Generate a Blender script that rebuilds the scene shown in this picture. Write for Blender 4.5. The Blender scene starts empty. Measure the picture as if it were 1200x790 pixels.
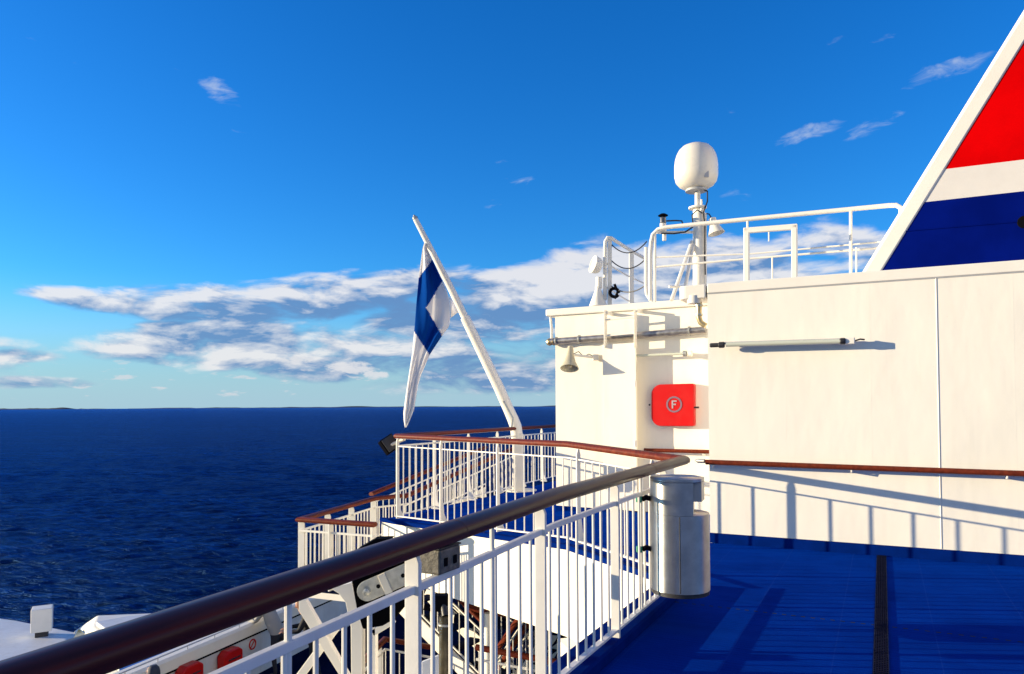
import bpy, bmesh, math, random
from mathutils import Vector, Matrix, noise
import numpy as np
random.seed(7)
S = bpy.context.scene
COL = S.collection
R = math.radians

# ------------------------------------------------------------------ camera
EYE = 1.65; FPX = 870.0
cam_d = bpy.data.cameras.new('camera'); cam = bpy.data.objects.new('camera', cam_d); COL.objects.link(cam)
cam_d.sensor_width = 36; cam_d.lens = 36*FPX/1200; cam_d.shift_y = 55/1200; cam_d.shift_x = 0
cam_d.clip_start = .05; cam_d.clip_end = 90000
PITCH = math.atan(24/FPX); ROLL = R(-.25)
fwd = Vector((0, math.cos(PITCH), math.sin(PITCH))); rt0 = Vector((1, 0, 0)); up0 = rt0.cross(fwd)
rt = rt0*math.cos(ROLL) + up0*math.sin(ROLL); up = up0*math.cos(ROLL) - rt0*math.sin(ROLL)
CP = Vector((0, 0, EYE))
cam.matrix_world = Matrix(((rt.x, up.x, -fwd.x, 0), (rt.y, up.y, -fwd.y, 0), (rt.z, up.z, -fwd.z, EYE), (0, 0, 0, 1)))
S.camera = cam

# ------------------------------------------------------------------ light
SUN_EL = R(9.0); SUN_U = Vector((.9976, -.07))         # horizontal travel of the light
sl = bpy.data.lights.new('sun', 'SUN'); so = bpy.data.objects.new('sun', sl); COL.objects.link(so)
sl.energy = 4.5; sl.angle = R(.3); sl.color = (1, .82, .54)
ldir = Vector((SUN_U.x*math.cos(SUN_EL), SUN_U.y*math.cos(SUN_EL), -math.sin(SUN_EL)))
so.rotation_euler = ldir.to_track_quat('-Z', 'Y').to_euler(); so.location = (-20, 2, 12)
S.view_settings.view_transform = 'Standard'; S.view_settings.look = 'None'
S.view_settings.exposure = 1.0; S.view_settings.gamma = 1; S.view_settings.use_curve_mapping = False
S.render.engine = 'CYCLES'

# ------------------------------------------------------------------ node helper
class NT:
    def __init__(s, tree): s.t = tree
    def n(s, typ, **kw):
        nd = s.t.nodes.new(typ)
        for k, v in kw.items(): setattr(nd, k, v)
        return nd
    def put(s, inp, v):
        if isinstance(v, bpy.types.NodeSocket): s.t.links.new(v, inp)
        else: inp.default_value = v
    def m(s, op, a, b=None, c=None, clamp=False):
        nd = s.n('ShaderNodeMath', operation=op, use_clamp=clamp)
        s.put(nd.inputs[0], a)
        if b is not None: s.put(nd.inputs[1], b)
        if c is not None: s.put(nd.inputs[2], c)
        return nd.outputs[0]
    def ss(s, x, a, b, o0=0., o1=1.):
        nd = s.n('ShaderNodeMapRange', interpolation_type='SMOOTHSTEP')
        s.put(nd.inputs[0], x); nd.inputs[1].default_value = a; nd.inputs[2].default_value = b
        nd.inputs[3].default_value = o0; nd.inputs[4].default_value = o1
        return nd.outputs[0]
    def mix(s, f, a, b, mode='MIX'):
        nd = s.n('ShaderNodeMix', data_type='RGBA', blend_type=mode)
        s.put(nd.inputs[0], f); s.put(nd.inputs[6], a); s.put(nd.inputs[7], b)
        return nd.outputs[2]
    def noise(s, vec, scale, detail=5, rough=.55, dist=0., dim='3D'):
        nd = s.n('ShaderNodeTexNoise', noise_dimensions=dim)
        s.put(nd.inputs['Vector'], vec); nd.inputs['Scale'].default_value = scale
        nd.inputs['Detail'].default_value = detail; nd.inputs['Roughness'].default_value = rough
        nd.inputs['Distortion'].default_value = dist
        return nd.outputs[0]
    def xyz(s, x, y, z):
        nd = s.n('ShaderNodeCombineXYZ')
        for i, v in enumerate((x, y, z)): s.put(nd.inputs[i], v)
        return nd.outputs[0]
    def map(s, vec, rot=(0, 0, 0), scale=(1, 1, 1), loc=(0, 0, 0)):
        if tuple(rot) != (0, 0, 0) and tuple(scale) != (1, 1, 1):
            vec = s.map(vec, rot=rot); rot = (0, 0, 0)
        nd = s.n('ShaderNodeMapping'); s.put(nd.inputs[0], vec)
        nd.inputs[1].default_value = loc; nd.inputs[2].default_value = rot; nd.inputs[3].default_value = scale
        return nd.outputs[0]

# ------------------------------------------------------------------ world
W = bpy.data.worlds.new('World'); S.world = W; W.use_nodes = True
W.node_tree.nodes.clear(); N = NT(W.node_tree)
sky = N.n('ShaderNodeTexSky', sky_type='NISHITA'); sky.sun_disc = False
sky.sun_elevation = SUN_EL
# the sun stands at azimuth (measured from +Y towards +X) of the reversed light travel
sky.sun_rotation = math.atan2(-SUN_U.x, -SUN_U.y) % (2*math.pi)
sky.air_density = 1.0; sky.dust_density = .35; sky.ozone_density = 3.0; sky.altitude = 0
tc = N.n('ShaderNodeTexCoord'); sep = N.n('ShaderNodeSeparateXYZ'); N.put(sep.inputs[0], tc.outputs['Generated'])
dx, dy, dz = sep.outputs
az = N.m('MULTIPLY', N.m('ARCTAN2', dx, dy), 57.2958)      # degrees right of the bow line
el = N.m('MULTIPLY', N.m('ARCSINE', dz), 57.2958)
hs = N.n('ShaderNodeHueSaturation'); hs.inputs['Saturation'].default_value = 1.28; hs.inputs['Value'].default_value = 1.0
N.put(hs.inputs['Color'], sky.outputs[0])
skycol = hs.outputs[0]
SKYGAIN = (0.37, 0.96, 1.48, 1)
skycol = N.mix(1.0, skycol, SKYGAIN, 'MULTIPLY')
# clouds: blobs in azimuth/elevation broken up by noise
def blob(ca, ce, ra, re, tilt=0., amp=1.):
    a = N.m('SUBTRACT', az, ca); e = N.m('SUBTRACT', el, ce)
    if tilt: e = N.m('SUBTRACT', e, N.m('MULTIPLY', a, tilt))
    q = N.m('ADD', N.m('POWER', N.m('DIVIDE', N.m('ABSOLUTE', a), ra), 2.), N.m('POWER', N.m('DIVIDE', N.m('ABSOLUTE', e), re), 2.))
    return N.m('MULTIPLY', N.ss(q, 0., 1.6, 1., 0.), amp)
def ae(px, py): return math.degrees(math.atan2(px-600, FPX)), math.degrees(math.atan((474-py)/math.hypot(FPX, px-600)))
def pblob(px, py, rx, ry, tilt=0, amp=1.):
    a, e = ae(px, py); k = .0659
    return blob(a, e, rx*k, ry*k, tilt, amp)
def mx(*v):
    r = v[0]
    for q in v[1:]: r = N.m('MAXIMUM', r, q)
    return r
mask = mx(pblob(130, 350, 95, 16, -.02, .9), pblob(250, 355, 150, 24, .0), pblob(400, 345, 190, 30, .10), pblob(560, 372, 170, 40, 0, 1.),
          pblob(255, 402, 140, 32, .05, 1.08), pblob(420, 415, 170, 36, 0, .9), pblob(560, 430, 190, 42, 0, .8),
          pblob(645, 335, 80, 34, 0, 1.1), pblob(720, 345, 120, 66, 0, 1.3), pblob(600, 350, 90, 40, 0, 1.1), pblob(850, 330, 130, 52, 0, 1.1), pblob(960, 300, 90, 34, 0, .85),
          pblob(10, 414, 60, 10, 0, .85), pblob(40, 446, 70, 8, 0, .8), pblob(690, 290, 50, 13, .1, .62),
          pblob(1120, 370, 260, 70, 0, 1.), pblob(-300, 400, 260, 30, 0, .9), blob(-150, 24, 75, 26, 0, .98), blob(150, 22, 60, 24, 0, .95), blob(-75, 14, 22, 9, 0, .9), pblob(1700, 360, 500, 80, 0, .9))  # broad blobs behind the camera: unseen clouds, added to lighten the wall shadows
thin = mx(pblob(258, 104, 26, 14, -.3, .8), pblob(950, 154, 40, 10, .12, .85), pblob(1118, 80, 45, 12, .1, .75), pblob(1030, 145, 34, 9, .2, .6),
          pblob(607, 208, 22, 8, 0, .55), pblob(866, 228, 22, 10, 0, .45), pblob(203, 82, 14, 9, 0, .35), pblob(968, 268, 30, 14, 0, .7))
def dens(da, de):
    v = N.xyz(N.m('MULTIPLY', N.m('ADD', az, da), .13), N.m('MULTIPLY', N.m('ADD', el, de), .40), .37)
    n1 = N.noise(v, 1.6, 8, .57, .3)
    return n1
n0 = dens(0, 0); n1 = dens(-.5, .6)
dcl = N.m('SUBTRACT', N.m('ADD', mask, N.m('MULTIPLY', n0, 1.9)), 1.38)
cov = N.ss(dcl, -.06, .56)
vth = N.xyz(N.m('MULTIPLY', az, .30), N.m('MULTIPLY', N.m('SUBTRACT', el, N.m('MULTIPLY', az, .1)), .9), 4.)
nth = N.noise(vth, 1.3, 7, .6, .6)
covt = N.m('MULTIPLY', N.ss(thin, .02, .3), N.m('MULTIPLY', N.ss(N.m('SUBTRACT', N.m('ADD', thin, N.m('MULTIPLY', nth, 2.6)), 1.75), 0., .95), .60))
lit = N.m('ADD', .50, N.m('MULTIPLY', N.m('SUBTRACT', n0, n1), 4.2))
# bottoms of the banks are darker than their crowns
v2 = N.xyz(N.m('MULTIPLY', az, .06), N.m('MULTIPLY', el, .52), 9.)
lit = N.m('ADD', lit, N.m('MULTIPLY', N.m('SUBTRACT', N.noise(v2, 1.2, 4, .5), .5), 2.2))
crown = mx(pblob(650, 322, 95, 26, 0, .9), pblob(280, 340, 200, 13, .03, .35), pblob(840, 300, 160, 34, 0, .35), pblob(260, 388, 120, 14, .05, .25), pblob(430, 325, 120, 12, .12, .3))
under = mx(pblob(400, 368, 300, 20, .02, .75), pblob(590, 385, 110, 34, 0, .6), pblob(520, 440, 160, 30, 0, .5), pblob(250, 432, 130, 10, 0, .3), pblob(780, 375, 220, 40, 0, .4))
lit = N.m('SUBTRACT', N.m('ADD', lit, crown), under, clamp=True)
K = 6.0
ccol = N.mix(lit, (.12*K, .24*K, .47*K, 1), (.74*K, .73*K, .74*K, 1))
hz = N.ss(el, -.5, 9.5, .88, 0.)
skycol = N.mix(hz, skycol, (.36*K, .53*K, .66*K, 1))
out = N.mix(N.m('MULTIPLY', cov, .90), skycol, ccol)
out = N.mix(covt, out, (.48*K, .56*K, .70*K, 1))
# small puffs low over the sea
v3 = N.xyz(N.m('MULTIPLY', az, .5), N.m('MULTIPLY', el, 1.9), 2.)
pf = N.m('MULTIPLY', N.ss(N.noise(v3, .9, 6, .55), .60, .70), N.m('MULTIPLY', N.ss(el, .3, .9), N.ss(el, 2.0, 4.2, 1., 0.)))
out = N.mix(N.m('MULTIPLY', pf, .7), out, (.60*K, .62*K, .66*K, 1))
pfm = mx(pblob(347, 421, 22, 6, 0, .9), pblob(408, 430, 30, 9, 0, 1.), pblob(440, 438, 16, 7, 0, .9), pblob(890, 300, 20, 8, 0, .5))
npf = N.noise(N.xyz(N.m('MULTIPLY', az, .55), N.m('MULTIPLY', el, 1.5), 7.), 1.6, 7, .62)
pc_ = N.ss(N.m('ADD', pfm, N.m('MULTIPLY', npf, 2.4)), 1.62, 2.15)
out = N.mix(N.m('MULTIPLY', N.m('MULTIPLY', pc_, N.ss(pfm, .05, .4)), .85), out, (.66*K, .67*K, .70*K, 1))
# below the horizon: the sea's own darkness
out = N.mix(N.ss(el, -1.5, -.4, 1., 0.), out, (.02*K, .05*K, .12*K, 1))
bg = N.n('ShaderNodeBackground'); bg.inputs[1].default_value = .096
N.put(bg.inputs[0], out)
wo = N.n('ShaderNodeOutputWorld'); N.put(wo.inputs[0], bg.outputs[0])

# ------------------------------------------------------------------ pixel -> place helpers (where a traced outline meets its real plane)
def ray(px, py): return (fwd*FPX + rt*(px-600) - up*(py-450)).normalized()
def at(px, py, Y): d = ray(px, py); return CP + d*(Y/d.y)
def onz(px, py, z): d = ray(px, py); return CP + d*((z-EYE)/d.z)
def onp(px, py, n, d0): d = ray(px, py); return CP + d*(d0/(d.x*n[0]+d.y*n[1]))

# ------------------------------------------------------------------ materials
MATS = {}
def mat(name, col, rough=.5, metal=0., var=.06, vscale=2.5, bump=.0, bscale=40, coat=0., streak=0., spec=.5, dirt=None):
    if name in MATS: return MATS[name]
    m = bpy.data.materials.new(name); m.use_nodes = True; t = m.node_tree; n = NT(t)
    p = t.nodes['Principled BSDF']
    tcn = n.n('ShaderNodeTexCoord'); ob = tcn.outputs['Object']
    g = n.n('ShaderNodeNewGeometry').outputs['Position']
    nz = n.noise(g, vscale, 6, .6)
    f = n.ss(nz, .3, .7, 1-var, 1+var*.6)
    c = n.mix(1., (*col, 1), n.xyz(f, f, f), 'MULTIPLY')
    if streak:
        st = n.noise(n.map(g, scale=(9, 9, .45)), 1., 6, .65)
        c = n.mix(n.ss(st, .50, .78, 0., streak), c, dirt or (.33, .27, .19, 1))
        st2 = n.noise(g, 1.1, 3, .5)
        c = n.mix(n.ss(st2, .45, .8, 0., streak*.7), c, (.45, .46, .42, 1))
    n.put(p.inputs['Base Color'], c)
    p.inputs['Metallic'].default_value = metal; p.inputs['Specular IOR Level'].default_value = spec
    if spec < .15: p.inputs['IOR'].default_value = 1.08
    n.put(p.inputs['Roughness'], n.ss(n.noise(g, vscale*3, 4, .6), .3, .7, max(rough-.07, .02), min(rough+.09, 1)))
    if coat: p.inputs['Coat Weight'].default_value = coat; p.inputs['Coat Roughness'].default_value = .12
    if bump:
        b = n.n('ShaderNodeBump'); b.inputs['Strength'].default_value = bump; b.inputs['Distance'].default_value = .01
        n.put(b.inputs['Height'], n.noise(g, bscale, 5, .6)); n.put(p.inputs['Normal'], b.outputs[0])
    MATS[name] = m
    return m
WHITE = mat('white_paint', (.82, .79, .71), .48, var=.04, spec=.25)
RAILW = mat('railing_white_paint', (.80, .78, .72), .42, var=.05, vscale=5, bump=.08, bscale=45, spec=.3, streak=.16)
CREAM = mat('cream_paint', (.78, .72, .58), .45, bump=.1)
SHELL = mat('radome_gel_coat', (.78, .74, .64), .3, var=.02)
GREYP = mat('grey_paint', (.42, .43, .44), .5, bump=.1)
LGREY = mat('pale_grey_paint', (.62, .64, .66), .5, var=.08, bump=.1, streak=.25)
BLACK = mat('black_rubbery_paint', (.006, .006, .008), .5, bump=.1, spec=.12)
DARK = mat('dark_grey_metal', (.03, .03, .034), .45, .2, bump=.2, bscale=80)
ZINC = mat('galvanised_steel', (.45, .46, .43), .42, .6, var=.18, vscale=25, bump=.15)
BRASS = mat('worn_brass', (.52, .41, .22), .38, .8, var=.2, vscale=30)
PIPE = mat('grey_steel_pipe', (.38, .36, .34), .35, .75, var=.3, vscale=12, bump=.1)
RED = mat('red_box_plastic', (.50, .008, .007), .35, var=.04, spec=.25)
REDP = mat('red_paint', (.66, .001, .002), .5, var=.14, vscale=1.2, spec=.04)
NAVY = mat('navy_funnel_paint', (.001, .007, .15), .5, var=.2, vscale=1.2, spec=.04)
FUNW = mat('funnel_white_paint', (.72, .69, .64), .4, var=.05)
KERBB = mat('blue_kerb_paint', (.001, .016, .15), .6, var=.15, vscale=6, bump=.2, bscale=60, spec=.05)
CABLE = mat('black_cable', (.015, .014, .018), .5)
GREENP = mat('green_clamp_plastic', (.01, .22, .13), .4)
BEIGE = mat('beige_horn_paint', (.52, .48, .34), .42, var=.1, vscale=12)
GLASS = mat('frosted_lamp_tube', (.55, .58, .48), .2, var=.05, coat=.6)
YEL = mat('yellow_paint', (.6, .42, .03), .5)
SIGNG = mat('grey_sign_print', (.20, .12, .17), .4)

def wood(name, c1, c2, rough, coat):
    m = bpy.data.materials.new(name); m.use_nodes = True; t = m.node_tree; n = NT(t); p = t.nodes['Principled BSDF']
    g = n.n('ShaderNodeNewGeometry').outputs['Position']
    gr = n.noise(n.map(g, rot=(0, 0, R(-67)), scale=(1.2, 30, 30)), 1., 4, .5, .3)
    n.put(p.inputs['Base Color'], n.mix(n.ss(gr, .3, .7), (*c1, 1), (*c2, 1)))
    n.put(p.inputs['Roughness'], n.ss(gr, .3, .8, rough, rough+.12))
    p.inputs['IOR'].default_value = 1.24; p.inputs['Coat Weight'].default_value = coat; p.inputs['Coat Roughness'].default_value = .16
    b = n.n('ShaderNodeBump'); b.inputs['Strength'].default_value = .05; b.inputs['Distance'].default_value = .002
    n.put(b.inputs['Height'], gr); n.put(p.inputs['Normal'], b.outputs[0])
    return m
WOOD = wood('varnished_brown_handrail', (.10, .017, .007), (.17, .030, .011), .42, .0)
WOODN = wood('shaded_varnished_handrail', (.042, .011, .010), (.088, .018, .012), .30, .05)  # same wood as the far rails, with the near rail's shade in its colour

def wallmat(name, col):
    m = bpy.data.materials.new(name); m.use_nodes = True; t = m.node_tree; n = NT(t); p = t.nodes['Principled BSDF']
    g = n.n('ShaderNodeNewGeometry').outputs['Position']
    st = n.noise(n.map(g, scale=(7, 7, .5)), 1., 7, .62)
    big = n.noise(n.map(g, scale=(1, 1, .6)), 1.0, 4, .5)
    c = n.mix(n.ss(st, .48, .80, 0., .16), (*col, 1), (.52, .50, .42, 1))
    c = n.mix(n.ss(big, .42, .72, 0., .30), c, (.68, .68, .60, 1))
    sp = n.noise(g, 55, 3, .5)
    c = n.mix(n.ss(sp, .72, .80, 0., .35), c, (.34, .27, .19, 1))
    n.put(p.inputs['Base Color'], c); p.inputs['Roughness'].default_value = .55; p.inputs['Specular IOR Level'].default_value = .3
    b = n.n('ShaderNodeBump'); b.inputs['Strength'].default_value = .5; b.inputs['Distance'].default_value = .022
    wv = n.noise(n.map(g, scale=(1, 1, .5)), 2.1, 3, .5)
    n.put(b.inputs['Height'], n.m('ADD', wv, n.m('MULTIPLY', n.noise(g, 30, 4, .6), .035)))
    n.put(p.inputs['Normal'], b.outputs[0])
    return m
WALL = wallmat('painted_steel_plate', (.85, .815, .725))
WALLB = wallmat('white_steel_plate', (.87, .83, .73))

def deckmat():
    m = bpy.data.materials.new('blue_deck_coating'); m.use_nodes = True; t = m.node_tree; n = NT(t); p = t.nodes['Principled BSDF']
    g = n.n('ShaderNodeNewGeometry').outputs['Position']
    v = n.map(g, rot=(0, 0, R(26.5)))
    sp = n.n('ShaderNodeSeparateXYZ'); n.put(sp.inputs[0], v)
    def line(s, per, w, off=0.):
        a = n.m('ABSOLUTE', n.m('SUBTRACT', n.m('FRACT', n.m('ADD', n.m('DIVIDE', s, per), off)), .5))
        return n.ss(a, 0., w/per, 1., 0.)
    bigv = n.noise(g, 1.3, 5, .6); fine = n.noise(g, 90, 4, .7)
    c = n.mix(n.ss(bigv, .3, .7), (.0007, .027, .24, 1), (.001, .042, .34, 1))
    c = n.mix(n.ss(fine, .35, .75, 0., .5), c, (.0008, .020, .19, 1))
    l1 = line(sp.outputs[0], .62, .007); l2 = line(sp.outputs[1], .30, .006, .2)
    c = n.mix(n.m('MULTIPLY', l1, .10), c, (.06, .13, .48, 1))
    l3 = line(sp.outputs[1], .045, .010)
    c = n.mix(n.m('MULTIPLY', l3, .32), c, (.0008, .016, .16, 1))
    c = n.mix(n.m('MULTIPLY', l2, .45), c, (.002, .012, .13, 1))
    dirt = n.noise(g, 3.2, 8, .7, .5); c = n.mix(n.ss(dirt, .56, .74, 0., .35), c, (.002, .016, .13, 1))
    spk = n.noise(g, 24, 3, .6); c = n.mix(n.ss(spk, .70, .78, 0., .45), c, (.05, .10, .30, 1))
    wv_ = n.noise(n.map(g, rot=(0, 0, R(26.5)), scale=(.25, 3.5, 1)), 1.1, 5, .6); c = n.mix(n.ss(wv_, .5, .75, 0., .25), c, (.004, .06, .42, 1))
    # perforated seam parallel to the deckhouse
    so_ = n.ss(n.m('ABSOLUTE', n.m('SUBTRACT', sp.outputs[1], 6.18)), .008, .016, 1., 0.)
    dt = n.ss(n.m('FRACT', n.m('DIVIDE', sp.outputs[0], .07)), .5, .6)
    c = n.mix(n.m('MULTIPLY', so_, dt), c, (.03, .04, .07, 1))
    n.put(p.inputs['Base Color'], c)
    p.inputs['Roughness'].default_value = .8; p.inputs['Specular IOR Level'].default_value = .04; p.inputs['IOR'].default_value = 1.06
    b = n.n('ShaderNodeBump'); b.inputs['Strength'].default_value = .55; b.inputs['Distance'].default_value = .004
    n.put(b.inputs['Height'], n.m('SUBTRACT', n.m('ADD', fine, n.noise(g, 260, 2, .5)), n.m('MULTIPLY', l2, .8)))
    n.put(p.inputs['Normal'], b.outputs[0])
    return m
DECK = deckmat()
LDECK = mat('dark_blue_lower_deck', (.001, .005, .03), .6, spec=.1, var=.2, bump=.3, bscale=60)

def steel():
    m = bpy.data.materials.new('brushed_stainless'); m.use_nodes = True; t = m.node_tree; n = NT(t); p = t.nodes['Principled BSDF']
    g = n.n('ShaderNodeTexCoord').outputs['Object']
    br = n.noise(n.map(g, scale=(3, 3, 140)), 1., 4, .6)
    sm = n.noise(g, 7, 5, .6)
    n.put(p.inputs['Base Color'], n.mix(n.ss(sm, .35, .7), (.47, .46, .43, 1), (.60, .59, .55, 1)))
    p.inputs['Metallic'].default_value = 1.
    n.put(p.inputs['Roughness'], n.m('ADD', .40, n.m('MULTIPLY', br, .14)))
    p.inputs['Anisotropic'].default_value = .92; p.inputs['Anisotropic Rotation'].default_value = .25
    tg_ = n.n('ShaderNodeTangent', direction_type='RADIAL', axis='Z'); n.put(p.inputs['Tangent'], tg_.outputs[0])
    b = n.n('ShaderNodeBump'); b.inputs['Strength'].default_value = .03; b.inputs['Distance'].default_value = .001
    n.put(b.inputs['Height'], br); n.put(p.inputs['Normal'], b.outputs[0])
    return m
STEEL = steel()

def seamat():
    m = bpy.data.materials.new('sea_water'); m.use_nodes = True; t = m.node_tree; n = NT(t)
    t.nodes.remove(t.nodes['Principled BSDF']); om = t.nodes['Material Output']
    g = n.n('ShaderNodeNewGeometry').outputs['Position']
    v = n.map(g, rot=(0, 0, R(12)), scale=(.5, 1.55, 1))
    big = n.noise(v, .045, 4, .5); mid = n.noise(v, .72, 6, .62, .3); sm = n.noise(v, 2.6, 5, .6, .3)
    gust = n.noise(n.map(g, rot=(0, 0, R(12)), scale=(.4, 1.6, 1)), .010, 6, .65)
    mid2 = n.noise(v, .10, 6, .68)
    c = n.mix(n.ss(n.m('ADD', n.m('MULTIPLY', mid, .5), n.m('MULTIPLY', mid2, .5)), .45, .61), (.0002, .0028, .020, 1), (.0016, .034, .17, 1))
    c = n.mix(n.ss(gust, .40, .62, 0., .6), c, (.0004, .006, .040, 1))
    crest = n.m('MULTIPLY', n.ss(n.noise(v, .06, 2, .5), .62, .68), n.ss(mid, .66, .72))
    c = n.mix(n.m('MULTIPLY', crest, .12), c, (.35, .42, .5, 1))
    b = n.n('ShaderNodeBump'); b.inputs['Strength'].default_value = 1.; b.inputs['Distance'].default_value = 1.
    h = n.m('ADD', n.m('MULTIPLY', mid, 1.15), n.m('ADD', n.m('MULTIPLY', sm, .22), n.m('MULTIPLY', big, 1.2)))
    n.put(b.inputs['Height'], h)
    df = n.n('ShaderNodeBsdfDiffuse'); n.put(df.inputs['Color'], c); n.put(df.inputs['Normal'], b.outputs[0])
    gl = n.n('ShaderNodeBsdfGlossy'); gl.inputs['Color'].default_value = (.16, .42, .95, 1); gl.inputs['Roughness'].default_value = .22; n.put(gl.inputs['Normal'], b.outputs[0])
    fr = n.n('ShaderNodeFresnel'); fr.inputs[0].default_value = 1.33; n.put(fr.inputs['Normal'], b.outputs[0])
    mx_ = n.n('ShaderNodeMixShader'); n.put(mx_.inputs[0], n.ss(fr.outputs[0], .02, .80, .02, .48)); n.put(mx_.inputs[1], df.outputs[0]); n.put(mx_.inputs[2], gl.outputs[0])
    n.put(om.inputs[0], mx_.outputs[0])
    return m
SEA = seamat()
LAND = mat('far_shore', (.012, .025, .04), .9, var=.3, vscale=.002)

# ------------------------------------------------------------------ mesh helpers
class MB:
    def __init__(s): s.v = []; s.f = []; s.sm = []; s.mi = []; s.cur = 0
    def add(s, vs, fs, smooth=False):
        b = len(s.v); s.v += [tuple(v) for v in vs]
        for f in fs: s.f.append([b+i for i in f]); s.sm.append(smooth); s.mi.append(s.cur)
        return s
    def box(s, lo, hi, M=None):
        vs = [Vector((x, y, z)) for z in (lo[2], hi[2]) for y in (lo[1], hi[1]) for x in (lo[0], hi[0])]
        if M: vs = [M @ v for v in vs]
        return s.add(vs, [(0, 2, 3, 1), (4, 5, 7, 6), (0, 1, 5, 4), (2, 6, 7, 3), (0, 4, 6, 2), (1, 3, 7, 5)])
    def bar(s, p, q, w, h, upv=(0, 0, 1), ch=.12):
        """rectangular bar with small chamfers: w across, h along upv"""
        p = Vector(p); q = Vector(q); t = (q-p).normalized(); u = Vector(upv)
        if abs(t.dot(u)) > .98: u = Vector((0, 1, 0))
        a = t.cross(u).normalized(); b = a.cross(t).normalized()
        c = min(w, h)*ch
        pr = [(-w/2+c, -h/2), (w/2-c, -h/2), (w/2, -h/2+c), (w/2, h/2-c), (w/2-c, h/2), (-w/2+c, h/2), (-w/2, h/2-c), (-w/2, -h/2+c)]
        vs = [o + a*x + b*y for o in (p, q) for x, y in pr]; n = 8
        fs = [(i, (i+1) % n, n+(i+1) % n, n+i) for i in range(n)] + [tuple(range(n))[::-1], tuple(range(n, 2*n))]
        return s.add(vs, fs)
    def tube(s, pts, r, seg=10, closed=False):
        pts = [Vector(p) for p in pts]; n = len(pts)
        rs = r if isinstance(r, (list, tuple)) else [r]*n
        vs = []; fs = []
        t0 = (pts[1]-pts[0]).normalized(); a = t0.orthogonal().normalized()
        for i, p in enumerate(pts):
            if closed: t = (pts[(i+1) % n]-pts[i-1]).normalized()
            else: t = (pts[min(i+1, n-1)]-pts[max(i-1, 0)]).normalized()
            a = (a - t*a.dot(t)).normalized(); b = t.cross(a)
            for k in range(seg):
                th = 2*math.pi*k/seg; vs.append(p + (a*math.cos(th)+b*math.sin(th))*rs[i])
        m = n if closed else n-1
        for i in range(m):
            for k in range(seg):
                k2 = (k+1) % seg; j = (i+1) % n
                fs.append((i*seg+k, i*seg+k2, j*seg+k2, j*seg+k))
        s.add(vs, fs, True)
        if not closed: s.add(vs[:seg], [tuple(range(seg))[::-1]]); s.add(vs[-seg:], [tuple(range(seg))])
        return s
    def lathe(s, prof, M=None, seg=32):
        vs = []; fs = []
        for r, z in prof:
            for k in range(seg):
                th = 2*math.pi*k/seg; v = Vector((max(r, 1e-4)*math.cos(th), max(r, 1e-4)*math.sin(th), z)); vs.append(M @ v if M else v)
        for i in range(len(prof)-1):
            for k in range(seg):
                k2 = (k+1) % seg; fs.append((i*seg+k, i*seg+k2, (i+1)*seg+k2, (i+1)*seg+k))
        fs.append(tuple(range(seg))[::-1]); fs.append(tuple(range((len(prof)-1)*seg, len(prof)*seg)))
        return s.add(vs, fs, True)
    def prism(s, poly, ext):
        """3D polygon extruded by a vector"""
        n = len(poly); e = Vector(ext); vs = [Vector(p) for p in poly] + [Vector(p)+e for p in poly]
        fs = [tuple(range(n))[::-1], tuple(range(n, 2*n))] + [(i, (i+1) % n, n+(i+1) % n, n+i) for i in range(n)]
        return s.add(vs, fs)
    def sweep(s, prof, path, smooth=False):
        """2D profile (side, up) swept along a path with mitred corners; up stays vertical"""
        pts = [Vector(p) for p in path]; n = len(pts); m = len(prof); vs = []; fs = []
        for i, p in enumerate(pts):
            d1 = (pts[i]-pts[i-1]) if i else (pts[1]-pts[0]); d2 = (pts[i+1]-pts[i]) if i < n-1 else d1
            d1 = Vector((d1.x, d1.y, 0)).normalized(); d2 = Vector((d2.x, d2.y, 0)).normalized()
            t = (d1+d2).normalized(); sd = Vector((t.y, -t.x, 0)); k = 1/max(.3, d1.dot(t))
            for x, y in prof: vs.append(p + sd*x*k + Vector((0, 0, y)))
        for i in range(n-1):
            for j in range(m):
                j2 = (j+1) % m; fs.append((i*m+j, i*m+j2, (i+1)*m+j2, (i+1)*m+j))
        s.add(vs, fs, smooth); s.add(vs[:m], [tuple(range(m))[::-1]]); s.add(vs[-m:], [tuple(range(m))])
        return s
    def build(s, name, mats, parent=None, bevel=0., fix=True):
        me = bpy.data.meshes.new(name); me.from_pydata(s.v, [], s.f)
        mats = mats if isinstance(mats, (list, tuple)) else [mats]
        for m in mats: me.materials.append(m)
        me.polygons.foreach_set('use_smooth', s.sm); me.polygons.foreach_set('material_index', s.mi)
        if fix:
            bm = bmesh.new(); bm.from_mesh(me)
            bmesh.ops.remove_doubles(bm, verts=bm.verts, dist=1e-5)
            bmesh.ops.recalc_face_normals(bm, faces=bm.faces); bm.to_mesh(me); bm.free()
        me.update()
        if any(s.sm): me.set_sharp_from_angle(angle=R(38))
        o = bpy.data.objects.new(name, me); COL.objects.link(o)
        if parent:
            o.parent = parent; o.matrix_parent_inverse = (Matrix.Translation(parent.location) @ parent.rotation_euler.to_matrix().to_4x4()).inverted() if parent.type == 'EMPTY' else Matrix()
        if bevel:
            b = o.modifiers.new('bevel', 'BEVEL'); b.width = bevel; b.segments = 2; b.limit_method = 'ANGLE'; b.angle_limit = R(40); b.harden_normals = False
        return o
def tag(o, label=None, cat=None, group=None, kind=None):
    if label: o['label'] = label
    if cat: o['category'] = cat
    if group: o['group'] = group
    if kind: o['kind'] = kind
    return o
def thing(name, label, cat, loc=(0, 0, 0), group=None):
    o = bpy.data.objects.new(name, None); COL.objects.link(o); o.location = loc; o.empty_display_size = .1
    return tag(o, label, cat, group)
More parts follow.
